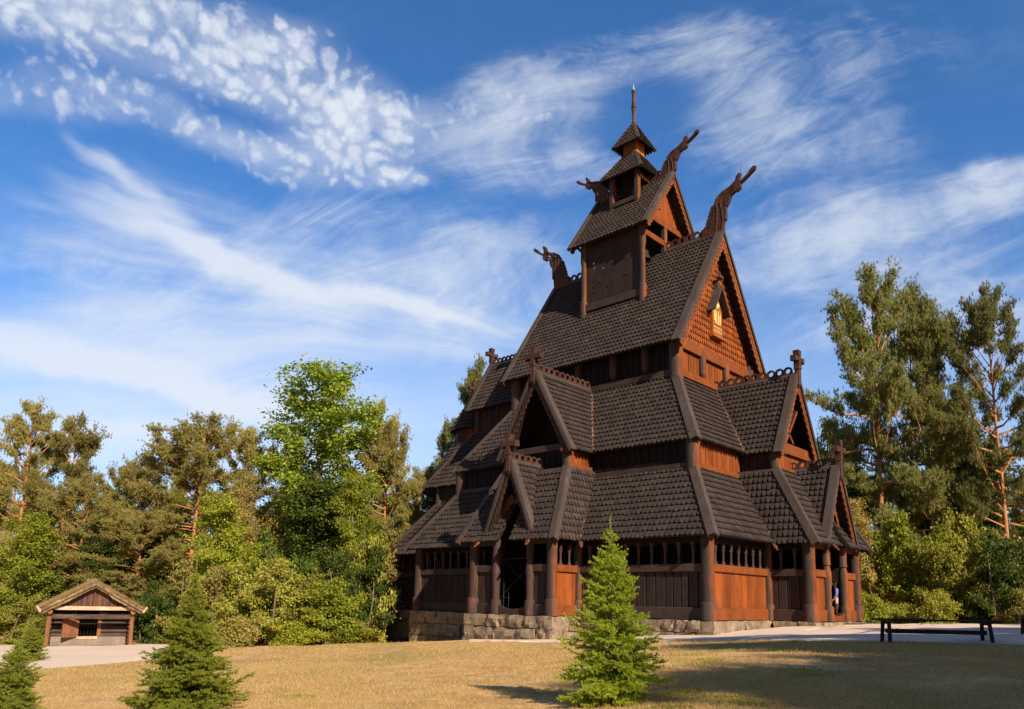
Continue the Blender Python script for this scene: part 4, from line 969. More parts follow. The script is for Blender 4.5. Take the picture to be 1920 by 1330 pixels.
pyramid('spire_roof', .856, .856, 26.43, .06, .06, 28.0, 190)
mb = MB(); mb.lathe(0, 0, [(27.75, .14), (28.1, .11), (28.15, .13), (28.25, .08), (28.6, .09), (29.0, .135), (29.05, .10), (29.1, .145), (29.2, .145), (29.25, .10), (29.32, .13), (29.5, .10), (29.95, .085), (30.05, .12), (30.15, .14), (30.22, .10)], 14)
fin = tpart(mb, 'finial', M_post, True); mb = MB(); mb.lathe(0, 0, [(30.20, .10), (30.25, .11), (30.3, .05), (30.62, .012)], 10); cpart(mb, 'finial_tip', M_copper, tower, True)

# bracing rods in the south doorway, doorstep grating at the west door
mb = MB()
for a, b in (((-.9, -9.15, 2.35), (.9, -9.15, 1.0)), ((-.95, -9.2, .75), (.9, -9.2, 2.2)), ((-.75, -9.25, .3), (-.75, -9.25, 1.35)), ((-.45, -9.25, .3), (-.45, -9.25, .95)), ((-.95, -9.22, .72), (-.35, -9.22, .70)), ((-1, -9.2, 2.4), (.95, -9.2, 2.42))): mb.tube([a, b], [.018, .018], 6)
cpart(mb, 'bracing_rod', M_bench)
mb = MB()
for k in range(9): mb.box(10.6+k*.11, 10.66+k*.11, -.1, 1.6, -.10, -.06)
mb.box(10.58, 11.6, -.13, -.07, -.16, -.05); mb.box(10.58, 11.6, 1.56, 1.62, -.16, -.05)
cpart(mb, 'door_grating', M_metal)
mb = MB()
for k in range(5): mb.box(10.9+k*.2, 11.05+k*.2, 1.7, 3.3, -.13, -.08)
cpart(mb, 'step_board', M_cap)
#CHURCH_END

# ------------------------------------------------------------------ trees
def unit(v): return v/np.maximum(np.linalg.norm(v, axis=-1, keepdims=True), 1e-9)
def limb(mb, p, d, L, r0, r1, rs, seg=6, bendup=.0, wig=.12, n=6):
    pts = [np.array(p, float)]; d = unit(np.array(d, float)); out = [pts[0]]
    for i in range(seg):
        d = unit(d+rs.randn(3)*wig+np.array([0, 0, bendup/seg])); out.append(out[-1]+d*L/seg)
    mb.tube(out, [r0+(r1-r0)*i/seg for i in range(seg+1)], n); return np.array(out)
def leaves(C, N, size, rs, asp=.6):
    """rhombus leaves at points C facing N"""
    n = len(C); t = unit(np.cross(N, rs.randn(n, 3))); b = np.cross(N, t); s_ = (size*rs.uniform(.6, 1.25, n))[:, None]
    V = np.stack([C-t*s_, C-b*s_*asp+N*s_*.12, C+t*s_, C+b*s_*asp+N*s_*.12], 1).reshape(-1, 3)
    return V, np.arange(n*4).reshape(n, 4)
def needles(C, Dn, L, W, rs):
    n = len(C); t = unit(np.cross(Dn, rs.randn(n, 3))); l = (L*rs.uniform(.6, 1.2, n))[:, None]
    V = np.stack([C-t*W/2, C+t*W/2, C+Dn*l], 1).reshape(-1, 3); return V, np.arange(n*3).reshape(n, 3)
def pine(seed, H=14., Rm=3.4, start=.45, nb=48, dense=1.25, lean=0.):
    rs = np.random.RandomState(seed); mb = MB(); tr = limb(mb, (0, 0, -.4), (lean, 0, 1), H+.3, .24, .05, rs, 12, .3, .035, 9)
    C, Dn = [], []
    def at(h): k = np.clip(h/H, 0, 1)*12; i = min(int(k), 11); return tr[i]+(tr[i+1]-tr[i])*(k-i)
    for i in range(nb):
        t = start+(1-start)*((i+rs.rand())/nb); h = t*H; f = (t-start)/(1-start)
        prof = (.62+.38*math.sin(math.pi*min(1, f*.9+.15)))*(1-f**5*.55)
        L = Rm*prof*rs.choice((.45, .7, .9, 1.05, 1.2), p=(.2, .2, .2, .25, .15)); az = i*2.4+rs.randn()*.6; el = -.08+.95*f**1.5+rs.randn()*.16
        d = np.array([math.cos(az)*math.cos(el), math.sin(az)*math.cos(el), math.sin(el)])
        b = limb(mb, at(h), d, L, .022+.03*L/Rm*1.3, .012, rs, 6, .35, .13, 5)
        ns = int(17*L/Rm)+5
        for j in range(ns):
            u = rs.uniform(.42, 1.) if j else 1.; k = u*6; q = min(int(k), 5); p = b[q]+(b[q+1]-b[q])*(k-q)
            sd = unit(d+rs.randn(3)*np.array([.8, .8, .3])+np.array([0, 0, .22])); sl = rs.uniform(.4, .95)*(.7+.5*L/Rm)
            tw = limb(mb, p, sd, sl, .012, .006, rs, 3, .3, .15, 3)
            m = int(16*dense); tt = rs.uniform(.25, 1.08, m)[:, None]; c = tw[0]+(tw[-1]-tw[0])*tt+rs.randn(m, 3)*np.array([.17, .17, .08])*(.7+.6*sl)
            up = unit(unit(tw[-1]-tw[0])*.5+rs.randn(m, 3)*.55+np.array([0, 0, .55]))
            for _ in range(14):
                C.append(c+rs.randn(m, 3)*.012); Dn.append(unit(up+rs.randn(m, 3)*.55))
    for _ in range(5):       # dead snags below the crown
        h = rs.uniform(.2, start+.1)*H; az = rs.uniform(0, 6.28); limb(mb, at(h), (math.cos(az), math.sin(az), rs.uniform(-.2, .3)), rs.uniform(.5, 1.6), .025, .006, rs, 4, .1, .25, 4)
    C = np.concatenate(C); Dn = np.concatenate(Dn)
    V, F = needles(C, Dn, .21, .030, rs)
    tm = bpy.data.meshes.new('trunk'); tm.from_pydata(mb.v, [], mb.f); tm.polygons.foreach_set('use_smooth', [True]*len(tm.polygons)); tm.update()
    return tm, fastmesh('crown', V, F)
def broad(seed, H=12., Rm=3.5, start=.18, nb=30, size=.11, per=60, clump=.55, trunk_r=.2, stems=1, flat=1., top=1.6, up=.35):
    rs = np.random.RandomState(seed); mb = MB(); C, N = [], []
    trs = []
    for s_ in range(stems):
        a = rs.uniform(0, 6.28); o = np.array([math.cos(a), math.sin(a), 0])*(.0 if stems == 1 else rs.uniform(.1, Rm*.55))
        d = (o[0]*.12, o[1]*.12, 1) if stems > 1 else (0, 0, 1)
        trs.append(limb(mb, o+np.array([0, 0, -.3]), d, H*(.96 if stems == 1 else rs.uniform(.6, .95)), trunk_r, .03, rs, 10, .2, .06, 7))
    for i in range(nb):
        tr = trs[i % stems]; t = start+(1-start)*((i+rs.rand())/nb); f = (t-start)/(1-start); k = t*10; q = min(int(k), 9); p = tr[q]+(tr[q+1]-tr[q])*(k-q)
        prof = (.45+.55*math.sin(math.pi*min(1., .18+f*.7)))*(1-f**(top+1)*.5)
        L = Rm*prof*rs.uniform(.6, 1.1)/(1 if stems == 1 else 1.4); az = i*2.4+rs.randn()*.4; el = .1+up+.6*f+rs.randn()*.15
        d = np.array([math.cos(az)*math.cos(el), math.sin(az)*math.cos(el), math.sin(el)])
        b = limb(mb, p, d, L, .03+.02*trunk_r/.2, .01, rs, 5, .15, .14, 5)
        ns = int(9*L/Rm)+5
        for j in range(ns):
            u = rs.uniform(.2, 1.05); k = min(u, 1)*5; q = min(int(k), 4); c0 = b[q]+(b[q+1]-b[q])*(k-q)+rs.randn(3)*np.array([.35, .35, .22])*clump*(.6+.8*u)
            if j % 2 == 0: limb(mb, b[q], c0-b[q], np.linalg.norm(c0-b[q])+.01, .012, .005, rs, 2, 0, .05, 3)
            m = int(per*rs.uniform(.6, 1.3)); r_ = rs.randn(m, 3)*np.array([.5, .5, .26*flat])*clump
            C.append(c0+r_); N.append(unit(rs.randn(m, 3)*.75+np.array([0, 0, .55])+unit(r_)*.35+unit(d)[None]*.3))
    C = np.concatenate(C); N = np.concatenate(N); C[:, 2] = np.maximum(C[:, 2], .05)
    V, F = leaves(C, N, size, rs)
    tm = bpy.data.meshes.new('trunk'); tm.from_pydata(mb.v, [], mb.f); tm.polygons.foreach_set('use_smooth', [True]*len(tm.polygons)); tm.update()
    return tm, fastmesh('crown', V, F)
def spruce(seed, H=2.6, Rb=.78, whorls=22, nl=.030, nw=.0062, dens=1., leader=.28, droop=.15, gap=.04, pw=.85):
    rs = np.random.RandomState(seed); mb = MB(); C, Dn = [], []
    mb.tube([(0, 0, -.2), (0, 0, H*.5), (rs.randn()*.02, rs.randn()*.02, H)], [.035*H/2.6, .02*H/2.6, .004], 7)
    def cover(a, b, rad=1.):
        a, b = np.asarray(a), np.asarray(b); L = np.linalg.norm(b-a); m = max(4, int(L/.0075*dens)); t = rs.rand(m, 1); d = unit(b-a)
        c = a+(b-a)*t
        for _ in range(4):
            r = unit(rs.randn(m, 3)+np.array([0, 0, .25])); C.append(c); Dn.append(unit(r-d*(r@d)[:, None]*.8+d*.75))
    for i in range(whorls):
        t = i/(whorls-1); z = gap*H+(H*(1-leader/H*.95)-gap*H)*t**.95; R_ = Rb*(1-t)**pw+.05; n = rs.randint(8, 11) if t < .85 else 4
        a0 = rs.uniform(0, 6.28)
        for k in range(n):
            az = a0+6.283*k/n+rs.randn()*.15; L = R_*rs.choice((.55, .75, .9, 1., 1.1, 1.25), p=(.1, .15, .25, .25, .15, .1)); el = -.10+.75*t**1.3+rs.randn()*.20
            d = np.array([math.cos(az)*math.cos(el), math.sin(az)*math.cos(el), math.sin(el)]); p = np.array([0, 0, z+rs.randn()*.05*(1-t)])
            P = [p]; m = 6
            for s_ in range(m):
                dd = unit(d+np.array([0, 0, -droop+droop*2.8*(s_/m)**1.5])); P.append(P[-1]+dd*L/m)
            P = np.array(P); mb.tube(P, [.010*(.4+L)]+[.007*(.4+L)*(1-.8*s_/m) for s_ in range(1, m+1)], 4)
            side = unit(np.cross(d, [0, 0, 1]))
            for s_ in range(1 if L > .2 else 0, m): cover(P[s_], P[s_+1])
            nt = int(L/.042)
            for j in range(nt):
                u = .14+.82*(j+rs.rand())/max(1, nt); kk = u*m; q = min(int(kk), m-1); c0 = P[q]+(P[q+1]-P[q])*(kk-q)
                sg = 1 if j % 2 else -1; tl = (.06+.30*L*(1-u)**.7)*rs.uniform(.7, 1.25); td = unit(unit(P[q+1]-P[q])*.85+side*sg*.8+np.array([0, 0, rs.uniform(-.5, .45)]))
                e = c0+td*tl; cover(c0, e)
                if tl > .12:
                    for w_ in range(int(tl/.05)):
                        uu = rs.uniform(.25, .9); c1 = c0+td*tl*uu; s2 = side*sg*-1*rs.choice((1, -1)); cover(c1, c1+unit(td*.9+s2*.7+np.array([0, 0, rs.uniform(-.3, .3)]))*tl*.42*(1.1-uu))
    top = np.array([0, 0, H]); cover((0, 0, H-leader), top)
    C = np.concatenate(C); Dn = np.concatenate(Dn); V, F = needles(C, Dn, nl, nw, rs)
    tm = bpy.data.meshes.new('trunk'); tm.from_pydata(mb.v, [], mb.f); tm.update()
    return tm, fastmesh('crown', V, F)

MESH = {}
def proto(kind, fn, mat, bark):
    tm, cm = fn(); tm.materials.append(bark); cm.materials.append(mat); MESH[kind] = (tm, cm)
proto('pine_a', lambda: pine(1, 14, 4.2, .30, 52), M_pine, M_pbark)
proto('pine_b', lambda: pine(2, 14, 3.9, .26, 50, lean=.05), M_pine, M_pbark)
proto('pine_c', lambda: pine(3, 14, 5.2, .22, 60), M_pine, M_pbark)
proto('pine_d', lambda: pine(9, 14, 3.8, .36, 46, lean=-.10), M_pine, M_pbark)
proto('maple', lambda: broad(11, 13, 4.4, .14, 52, .085, 70, .50, top=2.6, up=.25), M_maple, M_bark)
proto('maple_b', lambda: broad(12, 9, 3.4, .10, 40, .085, 75, .48, top=2.4), M_maple, M_bark)
proto('dark', lambda: broad(13, 11, 3.8, .12, 38, .10, 65, .6), M_darkleaf, M_bark)
proto('birch', lambda: broad(14, 12, 2.6, .2, 34, .075, 55, .6, .12), M_birch, M_bark)
proto('bush_a', lambda: broad(15, 4.2, 2.3, .02, 34, .075, 60, .34, .05, 6, up=.2), M_bush, M_bark)
proto('bush_b', lambda: broad(16, 3.4, 2.4, .02, 34, .07, 64, .32, .04, 7, up=.15), M_bush, M_bark)
proto('bush_c', lambda: broad(17, 4.6, 2.2, .02, 34, .085, 60, .36, .05, 5, up=.2), M_darkleaf, M_bark)
proto('bush_d', lambda: broad(18, 3.6, 2.2, .02, 34, .085, 60, .34, .05, 6, up=.2), M_maple, M_bark)
proto('low', lambda: broad(19, 1.5, 1.5, .0, 40, .055, 70, .3, .02, 8, up=.1), M_bush, M_bark)
H0 = {'pine_a': (14, 3.6), 'pine_b': (14, 3.), 'pine_c': (14, 4.2), 'pine_d': (14, 2.6), 'maple': (13, 3.6), 'maple_b': (9, 3.), 'dark': (11, 3.6), 'birch': (12, 2.6),
      'bush_a': (4.2, 2.3), 'bush_b': (3.4, 2.4), 'bush_c': (4.6, 2.2), 'bush_d': (3.6, 2.2), 'low': (1.5, 1.5)}
def realh(k):
    return max(v.co.z for v in MESH[k][1].vertices)
HT = {}
for k in MESH:
    c = np.empty(len(MESH[k][1].vertices)*3, np.float32); MESH[k][1].vertices.foreach_get('co', c); c = c.reshape(-1, 3); HT[k] = (float(c[:, 2].max()), float(np.percentile(np.hypot(c[:, 0], c[:, 1]), 97)))
KIND = {'pine': ('pine_tree', 'pine'), 'maple': ('maple_tree', 'tree'), 'dark': ('broadleaf_tree', 'tree'), 'birch': ('birch_tree', 'tree'), 'bush': ('bush', 'bush'), 'low': ('shrub', 'shrub'), 'spruce': ('young_spruce', 'spruce')}
def plant(kind, px, d, ytop, rad_px, label, rz=None, group=None, mat=None):
    rad_px *= 1.28 if kind.startswith('pine') else 1.08
    """tree standing at distance d in the direction of column px, as tall as it reaches to row ytop"""
    p = spot(px, d); z = gz1(p[0], p[1]); r = ray(px, ytop); top = CAM[2]+r[2]*d/(r@Fh); h, rr_ = HT[kind]
    sz = max(.2, (top-z+.05)/h); sxy = (rad_px/FPX*d)/rr_ if rad_px else sz
    nm, cat = KIND[kind.split('_')[0]]
    e = empty(nm, (p[0], p[1], z), rz if rz is not None else rnd.uniform(0, 6.28), label=label, cat=cat, group=group); e.scale = (sxy, sxy, sz)
    t = link('trunk', MESH[kind][0], None, e); c = link('crown', MESH[kind][1], None, e)
    if mat: c.material_slots[0].link = 'OBJECT'; c.material_slots[0].material = mat
    return e
GR = None
T = [
 # kind, px, depth, y top, radius px, label
 ('pine_c', 15, 54, 744, 75, 'tall pine at the left edge of the wood'),
 ('pine_a', 92, 51, 766, 62, 'tall pine with bare orange trunk, second from the left edge'),
 ('pine_c', 140, 47, 880, 72, 'shorter pine standing behind the turf roofed cabin'),
 ('pine_c', 218, 52, 868, 70, 'pine with low crown in the dip of the treeline right of the cabin'),
 ('pine_c', 350, 49, 768, 120, 'broad round-topped brown-green pine above the dark gap'),
 ('spruce_far', 318, 58, 766, 30, 'narrow dark spruce tip rising behind the broad round-topped pine'),
 ('pine_c', 442, 54, 792, 72, 'pine between the broad round pine and the yellowing birch'),
 ('pine_c', 250, 45, 955, 85, 'low spreading pine just right of the cabin roof'),
 ('maple_b', 28, 41, 952, 68, 'round bright green maple left of the cabin'),
 ('dark', 285, 50, 960, 70, 'dark leafy tree between the pines above the cabin'),
 ('dark', 190, 46, 1010, 60, 'dark leafy tree right behind the cabin roof'),
 ('birch', 505, 51, 800, 55, 'yellowing birch beside the tall bright maple'),
 ('maple_b', 415, 41, 915, 66, 'yellow-green maple behind the tall young spruce'),
 ('maple', 612, 51, 690, 138, 'tallest bright green maple in the middle of the left wood'),
 ('dark', 590, 46, 885, 85, 'dark spreading tree below the tall bright maple'),
 ('pine_a', 690, 57, 738, 50, 'pine top peeping out right behind the tall maple'),
 ('pine_b', 722, 49, 778, 62, 'green pine right of the tall bright maple'),
 ('pine_d', 785, 53, 862, 45, 'small pine nearest the church on its left'),
 ('maple_b', 660, 44, 880, 55, 'leafy tree in front of the green pine'),
 ('birch', 465, 44, 905, 45, 'small yellow leaved tree above the bushes'),
 ('pine_a', 872, 64, 662, 58, 'tall pine rising behind the chancel gable cross'),
 ('pine_b', 842, 60, 785, 48, 'dark pine close behind the apse roof'),
 ('pine_c', 905, 60, 850, 66, 'pine hidden mostly behind the east end of the church'),
 ('dark', 806, 55, 880, 52, 'dark leafy tree beside the apse'),
 ('maple', 1560, 56, 775, 66, 'green maple just right of the west gable'),
 ('dark', 1600, 50, 900, 45, 'leafy tree behind the west doorway'),
 ('pine_c', 1662, 47, 490, 104, 'tallest pine on the right with the straight orange trunk'),
 ('pine_a', 1758, 46, 552, 74, 'leaning pine with orange trunk in the middle of the right group'),
 ('pine_b', 1712, 52, 528, 62, 'pine behind the two tall right-hand trunks'),
 ('pine_c', 1900, 44, 522, 86, 'dark pine at the right edge of the picture'),
 ('pine_a', 1828, 56, 720, 46, 'pine filling the gap left of the right edge pine'),
 ('birch', 1640, 42, 930, 48, 'small tree with drying yellow leaves beside the west doorway'),
 ('dark', 1850, 47, 800, 80, 'dark broadleaf tree under the right-hand pines'),
 ('dark', 1750, 49, 880, 60, 'dark leafy tree between the two orange pine trunks'),
]
tm, cm = spruce(40, 12, 2.2, 34, .16, .03, .12, .8, .2, .1); tm.materials.append(M_pbark); cm.materials.append(M_spruce_dark); MESH['spruce_far'] = (tm, cm); HT['spruce_far'] = (12, 2.1)
for a in T: plant(*a, mat=M_pine_dark if a[0].startswith('pine') and a[1] > 800 else (M_midgreen if a[1] == 612 else None))
BUSH = [
 ('bush_b', 300, 42, 1085, 60, 'bush right of the cabin corner'), ('bush_a', 385, 38, 1050, 62, 'bush directly behind the tall young spruce'), ('bush_c', 445, 43, 1015, 66, 'darker bush third from the cabin'),
 ('bush_a', 480, 36.5, 1048, 75, 'large yellow-green bush in the middle of the hedge'), ('bush_b', 560, 38, 1040, 75, 'dense bush below the tall bright maple'), ('bush_a', 640, 41, 1020, 70, 'tall bush left of the church shadow'),
 ('bush_c', 700, 46, 985, 62, 'dark bush partly in the shadow of the church'), ('bush_d', 610, 37, 1080, 60, 'low bright bush at the lawn edge'), ('bush_a', 690, 43, 1000, 55, 'pale yellow bush close to the church'),
 ('bush_c', 735, 52, 1005, 50, 'bush just behind the left corner of the church'), ('bush_b', 530, 44, 985, 70, 'tall bush behind the hedge middle'), ('low', 440, 34.5, 1150, 45, 'knee-high shrub at the edge of the dry lawn'),
 ('low', 560, 36, 1160, 50, 'low ground shrub in front of the dense bush'), ('low', 650, 38, 1158, 50, 'low ground shrub close to the church shadow'),
 ('bush_b', 30, 39, 1110, 60, 'bush left of the cabin'), ('bush_c', 95, 44, 1060, 55, 'dark bush hidden behind the cabin roof'),
 ('bush_a', 1640, 40, 1010, 48, 'light green bush beside the west doorway'), ('bush_c', 1700, 39, 960, 60, 'dark glossy bush left of the leaning trunk'), ('bush_d', 1756, 37, 1010, 46, 'bright sunlit bush above the bench'),
 ('bush_c', 1818, 39, 950, 62, 'dark bush behind the right end of the bench'), ('bush_a', 1880, 35, 1000, 66, 'greyish green bush near the right edge'), ('bush_c', 1935, 36, 960, 60, 'dark bush cut by the right edge'),
 ('low', 1622, 35.5, 1100, 34, 'low fern-like shrub beside the doorstep'), ('low', 1684, 36, 1128, 38, 'low shrub behind the left leg of the bench'), ('low', 1748, 35, 1098, 40, 'low shrub behind the middle of the bench'), ('low', 1826, 36, 1122, 44, 'low shrub behind the right leg of the bench'), ('low', 1900, 34, 1092, 46, 'low shrub beside the second bench'),
]
_bm = [M_bush, M_darkleaf, M_maple, M_bush, M_olive]
for i, a in enumerate(BUSH): plant(*a, mat=_bm[(i*3+1) % 5])
# far wood closing the view: many trees, copies
k = 0
fr = random.Random(77)
spots_far = [(px, fr.uniform(66, 84)) for px in range(-60, 800, 62)]+[(px, fr.uniform(66, 86)) for px in range(1560, 2020, 64)]
for px, d in spots_far:
    kind = fr.choice(('pine_a', 'pine_c', 'dark', 'pine_b', 'maple'))
    yt = fr.uniform(830, 940) if px < 1500 else fr.uniform(800, 940)
    plant(kind, px, d, yt, 58, 'distant tree in the back row of the wood, behind the nearer trees', group='back row of trees in the wood')
low_far = [(px, fr.uniform(48, 60)) for px in list(range(-40, 860, 58))+list(range(1590, 2000, 58))]
for px, d in low_far:
    plant(fr.choice(('bush_c', 'bush_a', 'bush_c')), px, d, fr.uniform(1035, 1075), 56, 'undergrowth bush in the shade between the tree trunks', group='undergrowth bushes in the wood')
# trees outside the picture to the right, whose shadows fall across the lawn
for i, (r_, d_, h_, kd) in enumerate(((16, -8, 15, 'pine_a'), (17., -5.5, 14, 'dark'), (15, -12., 14, 'pine_c'), (18, -11, 17, 'maple'), (16, 2., 13, 'dark'), (19, 5.5, 15, 'pine_b'), (17, -3, 14, 'pine_a'), (23.5, -4., 17, 'pine_c'), (21.5, 1.5, 12.5, 'dark'), (27, 2, 16, 'pine_a'), (24., 8., 12.5, 'pine_c'), (29, 12, 13, 'pine_b'), (21, 10.5, 11, 'dark'), (34, 10, 15, 'pine_c'), (19.5, -6.5, 15, 'dark'), (21, -11, 18, 'dark'))):
    p = CAM+Rh*r_+Fh*d_; nm, cat = KIND[kd.split('_')[0]]; e = empty(nm, (p[0], p[1], gz1(p[0], p[1])), i*1.3, label='tree beside the lawn whose shadow falls on the grass', cat=cat, group='trees shading the lawn from the right')
    e.scale = (h_/HT[kd][0],)*3; link('trunk', MESH[kd][0], None, e); link('crown', MESH[kd][1], None, e)

# young spruces on the lawn
def young(px, d, ytop, rad_px, mesh, label, rz=0., py=1330, baseoff=0.):
    p = spot(px, d, py); z = gz1(p[0], p[1]); r = ray(px, ytop); top = CAM[2]+r[2]*d/(r@Fh); h, rr_ = HT[mesh]
    e = empty('young_spruce', (p[0], p[1], z), rz, label=label, cat='spruce'); s_ = rad_px/FPX*d/rr_; e.scale = (s_, s_, (top-z)/h)
    link('trunk', MESH[mesh][0], None, e); link('crown', MESH[mesh][1], None, e); return e
for nm, args, mat in (('spruce_a', (31, 2.6, .76, 31, .031, .0078, 1.0, .26), M_spruce), ('spruce_b', (32, 2.8, 1.0, 38, .031, .0078, 1.0, .72, .15, .04, 1.35), M_spruce_dark), ('spruce_c', (33, 1.4, .62, 22, .029, .0075, 1., .16), M_spruce_dark)):
    tm, cm = spruce(*args); tm.materials.append(M_bark); cm.materials.append(mat); MESH[nm] = (tm, cm); HT[nm] = (args[1], args[2]*.98)
young(1145, 10.5, 968, 92, 'spruce_a', 'bright green young spruce standing alone in front of the church', .4)
young(345, 12.2, 1004, 108, 'spruce_b', 'dense dark young spruce with long bare leader on the left lawn', 1.)
young(18, 12.0, 1196, 58, 'spruce_c', 'small dark spruce at the bottom left corner', 2.)
young(52, 25.0, 1165, 34, 'spruce_c', 'small bushy spruce beside the gravel path in front of the cabin', .5, 1240)

# dry grass tufts
rs = np.random.RandomState(4)
def tufts(n, dlo, dhi, pxlo, pxhi, hgt, wid, seed, per=5):
    rs = np.random.RandomState(seed); d = np.sqrt(rs.uniform(dlo**2, dhi**2, n)); t = (rs.uniform(pxlo, pxhi, n)-960)/FPX
    P = CAM[None, :2]+Fh[None, :2]*d[:, None]+Rh[None, :2]*(t*d)[:, None]
    keep = np.ones(n, bool)
    inside = lambda x0, x1, y0, y1: (P[:, 0] > x0) & (P[:, 0] < x1) & (P[:, 1] > y0) & (P[:, 1] < y1)
    keep &= ~inside(-15, 12, -10.2, 12)
    P = P[keep]; z = gz(P[:, 0], P[:, 1]); return P, z, rs
def in_path(P):
    """camera-side edge of the gravel: true where grass grows"""
    edge = np.array([S2(200, 1211, 45), S2(420, 1219, 33), S2(700, 1207, 37), S2(875, 1203, 32.6), S2(1040, 1203, 29.9), S2(1200, 1202, 26.7), S2(1330, 1200, 23.2), S2(1460, 1203, 19.7), S2(1600, 1205, 17.4), S2(1760, 1207, 16.2), S2(1960, 1209, 15.0), S2(2300, 1212, 12.5)])
    rel = edge-CAM[None, :2]; ed = rel@Fh[:2]; ex = (rel@Rh[:2])/ed; q = P-CAM[None, :2]; qd = q@Fh[:2]; qx = (q@Rh[:2])/qd
    ok = qd < np.interp(qx, ex, ed)+np.abs(np.sin(P[:, 0]*3.1)*np.cos(P[:, 1]*2.7))*.35
    le = np.array([S2(-60, 1268, 20), S2(100, 1254, 22.5), S2(200, 1247, 24), S2(300, 1238, 26), S2(345, 1230, 28.5)]); rel = le-CAM[None, :2]; ld = rel@Fh[:2]; lx = (rel@Rh[:2])/ld
    ok &= ~((qx < lx[-1]) & (qd > np.interp(qx, lx, ld)))
    return ok
Vs = []
for n, dlo, dhi, hh, ww, sd_ in ((80000, 7, 13.5, .032, .007, 1), (80000, 13.5, 22, .038, .010, 2), (50000, 22, 38, .045, .016, 3)):
    P, z, rs = tufts(n, dlo, dhi, -60, 1990, 0, 0, sd_); k_ = in_path(P); P, z = P[k_], z[k_]; m = len(P)
    dens = np.sin(P[:, 0]*1.7)*np.cos(P[:, 1]*2.1)+np.sin(P[:, 0]*.6+P[:, 1]*.9)+rs.randn(m)*.8; k_ = dens > -.6; P, z = P[k_], z[k_]; m = len(P)
    for b in range(3):
        a = rs.uniform(0, 6.28, m); h_ = hh*rs.uniform(.4, 1.5, m)*(1+(rs.rand(m) < .03)*1.2); l_ = h_*rs.uniform(.2, 1.3, m); la = rs.uniform(0, 6.28, m); o = rs.randn(m, 2)*.015
        dx, dy = np.cos(a)*ww/2, np.sin(a)*ww/2; x, y = P[:, 0]+o[:, 0], P[:, 1]+o[:, 1]
        Vs.append(np.stack([np.stack([x-dx, y-dy, z-.01], 1), np.stack([x+dx, y+dy, z-.01], 1), np.stack([x+np.cos(la)*l_, y+np.sin(la)*l_, z+h_], 1)], 1).reshape(-1, 3))
Vs = np.concatenate(Vs); tag(link('dry_grass', fastmesh('dry_grass', Vs, np.arange(len(Vs)).reshape(-1, 3)), M_dry), 'short sun-dried grass of the lawn', 'grass', kind='stuff')
# green weeds in the lawn: small clumps
Vs, Fs = [], 0
rs = np.random.RandomState(9); cl = []
for px, py, d in ((1255, 1325, 9.6), (1310, 1250, 14.6), (1330, 1248, 15), (1290, 1235, 16.5), (1285, 1300, 11.3), (1500, 1250, 12.6), (1520, 1262, 12), (1370, 1230, 16.8), (1400, 1330, 9.5), (1100, 1245, 17.5), (1075, 1250, 17), (1250, 1305, 11.), (1345, 1312, 10.4), (905, 1201, 33.3), (1380, 1312, 10), (560, 1300, 14), (760, 1240, 22), (1480, 1225, 15.6), (1050, 1215, 24), (880, 1212, 27)):
    p = spot(px, d, py); m = 260; r_ = rs.randn(m, 2)*np.array([.20, .12])*(d/12); x = p[0]+r_[:, 0]; y = p[1]+r_[:, 1]; cl.append(np.stack([x, y, gz(x, y)+rs.uniform(.0, .035, m)], 1))
C = np.concatenate(cl); V_, F_ = leaves(C, unit(rs.randn(len(C), 3)*.7+np.array([0, 0, .8])), .022, rs, .4)
tag(link('green_weeds', fastmesh('green_weeds', V_, F_), M_bush), 'small green weeds scattered over the dry lawn', 'weeds', kind='stuff')

# ------------------------------------------------------------------ benches
def bench(px0, px1, d, py, label, parent=None):
    a, b = spot(px0, d, py), spot(px1, d, py); c = (a+b)/2; dv = (b-a); dv[2] = 0; L = float(np.linalg.norm(dv)); ang = math.atan2(dv[1], dv[0])
    z = min(gz1(a[0]+dv[0]*.1, a[1]+dv[1]*.1), gz1(b[0]-dv[0]*.1, b[1]-dv[1]*.1)); e = empty('bench', (c[0], c[1], z), ang, label=label, cat='bench')
    m = MB(); m.box(-L/2, L/2, -.16, .16, .462, .50); m.build('seat', M_bench, e, bevel=.012)
    for s_ in (-1, 1):
        x = s_*(L/2-.26)
        for k in (-1, 1):
            m = MB(); m.bar((x, k*.13, .455), (x+s_*.02, k*.18, -.03), .05, .07, (1, 0, 0)); m.build('leg', M_bench, e, bevel=.008)
        m = MB(); m.box(x-.035, x+.035, -.15, .15, .40, .455); m.build('cross_bar', M_bench, e)
    m = MB(); m.box(-L/2+.24, L/2-.24, -.02, .025, .20, .29); m.build('stretcher', M_bench, e, bevel=.01)
bench(1640, 1874, 16.3, 1207, 'long low black wooden bench standing on the edge of the gravel')
bench(1908, 2150, 19.5, 1195, 'second black bench cut off by the right edge of the picture')

# ------------------------------------------------------------------ log cabin with a straw-coloured turf roof
cp = spot(166, 34.5, 1216); cz = gz1(cp[0], cp[1])
to = CAM-cp; base_ang = math.atan2(to[1], to[0])           # the front looks roughly towards the camera
cab = empty('log_cabin', (cp[0], cp[1], cz), base_ang+math.pi/2+R(3), label='small dark log cabin with a straw-coloured turf roof and open door', cat='cabin')
cab.scale = (.78, .85, .95)
M_log = wood('cabin_logs', (.055, .037, .030), (.13, .085, .06), 'x', bare_amt=.6, var=.5)
M_logp = wood('cabin_posts', (.085, .042, .025), (.22, .095, .045), 'z', bare_amt=1.)
M_gbl = wood('cabin_gable_boards', (.055, .036, .031), (.15, .06, .035), 'z', bare_amt=.7, var=.6)
M_verge = wood('grey_verge', (.09, .055, .04), (.2, .12, .08), 'n')
M_pale = wood('pale_board', (.30, .20, .13), (.46, .33, .22), 'x', bare_amt=.9)
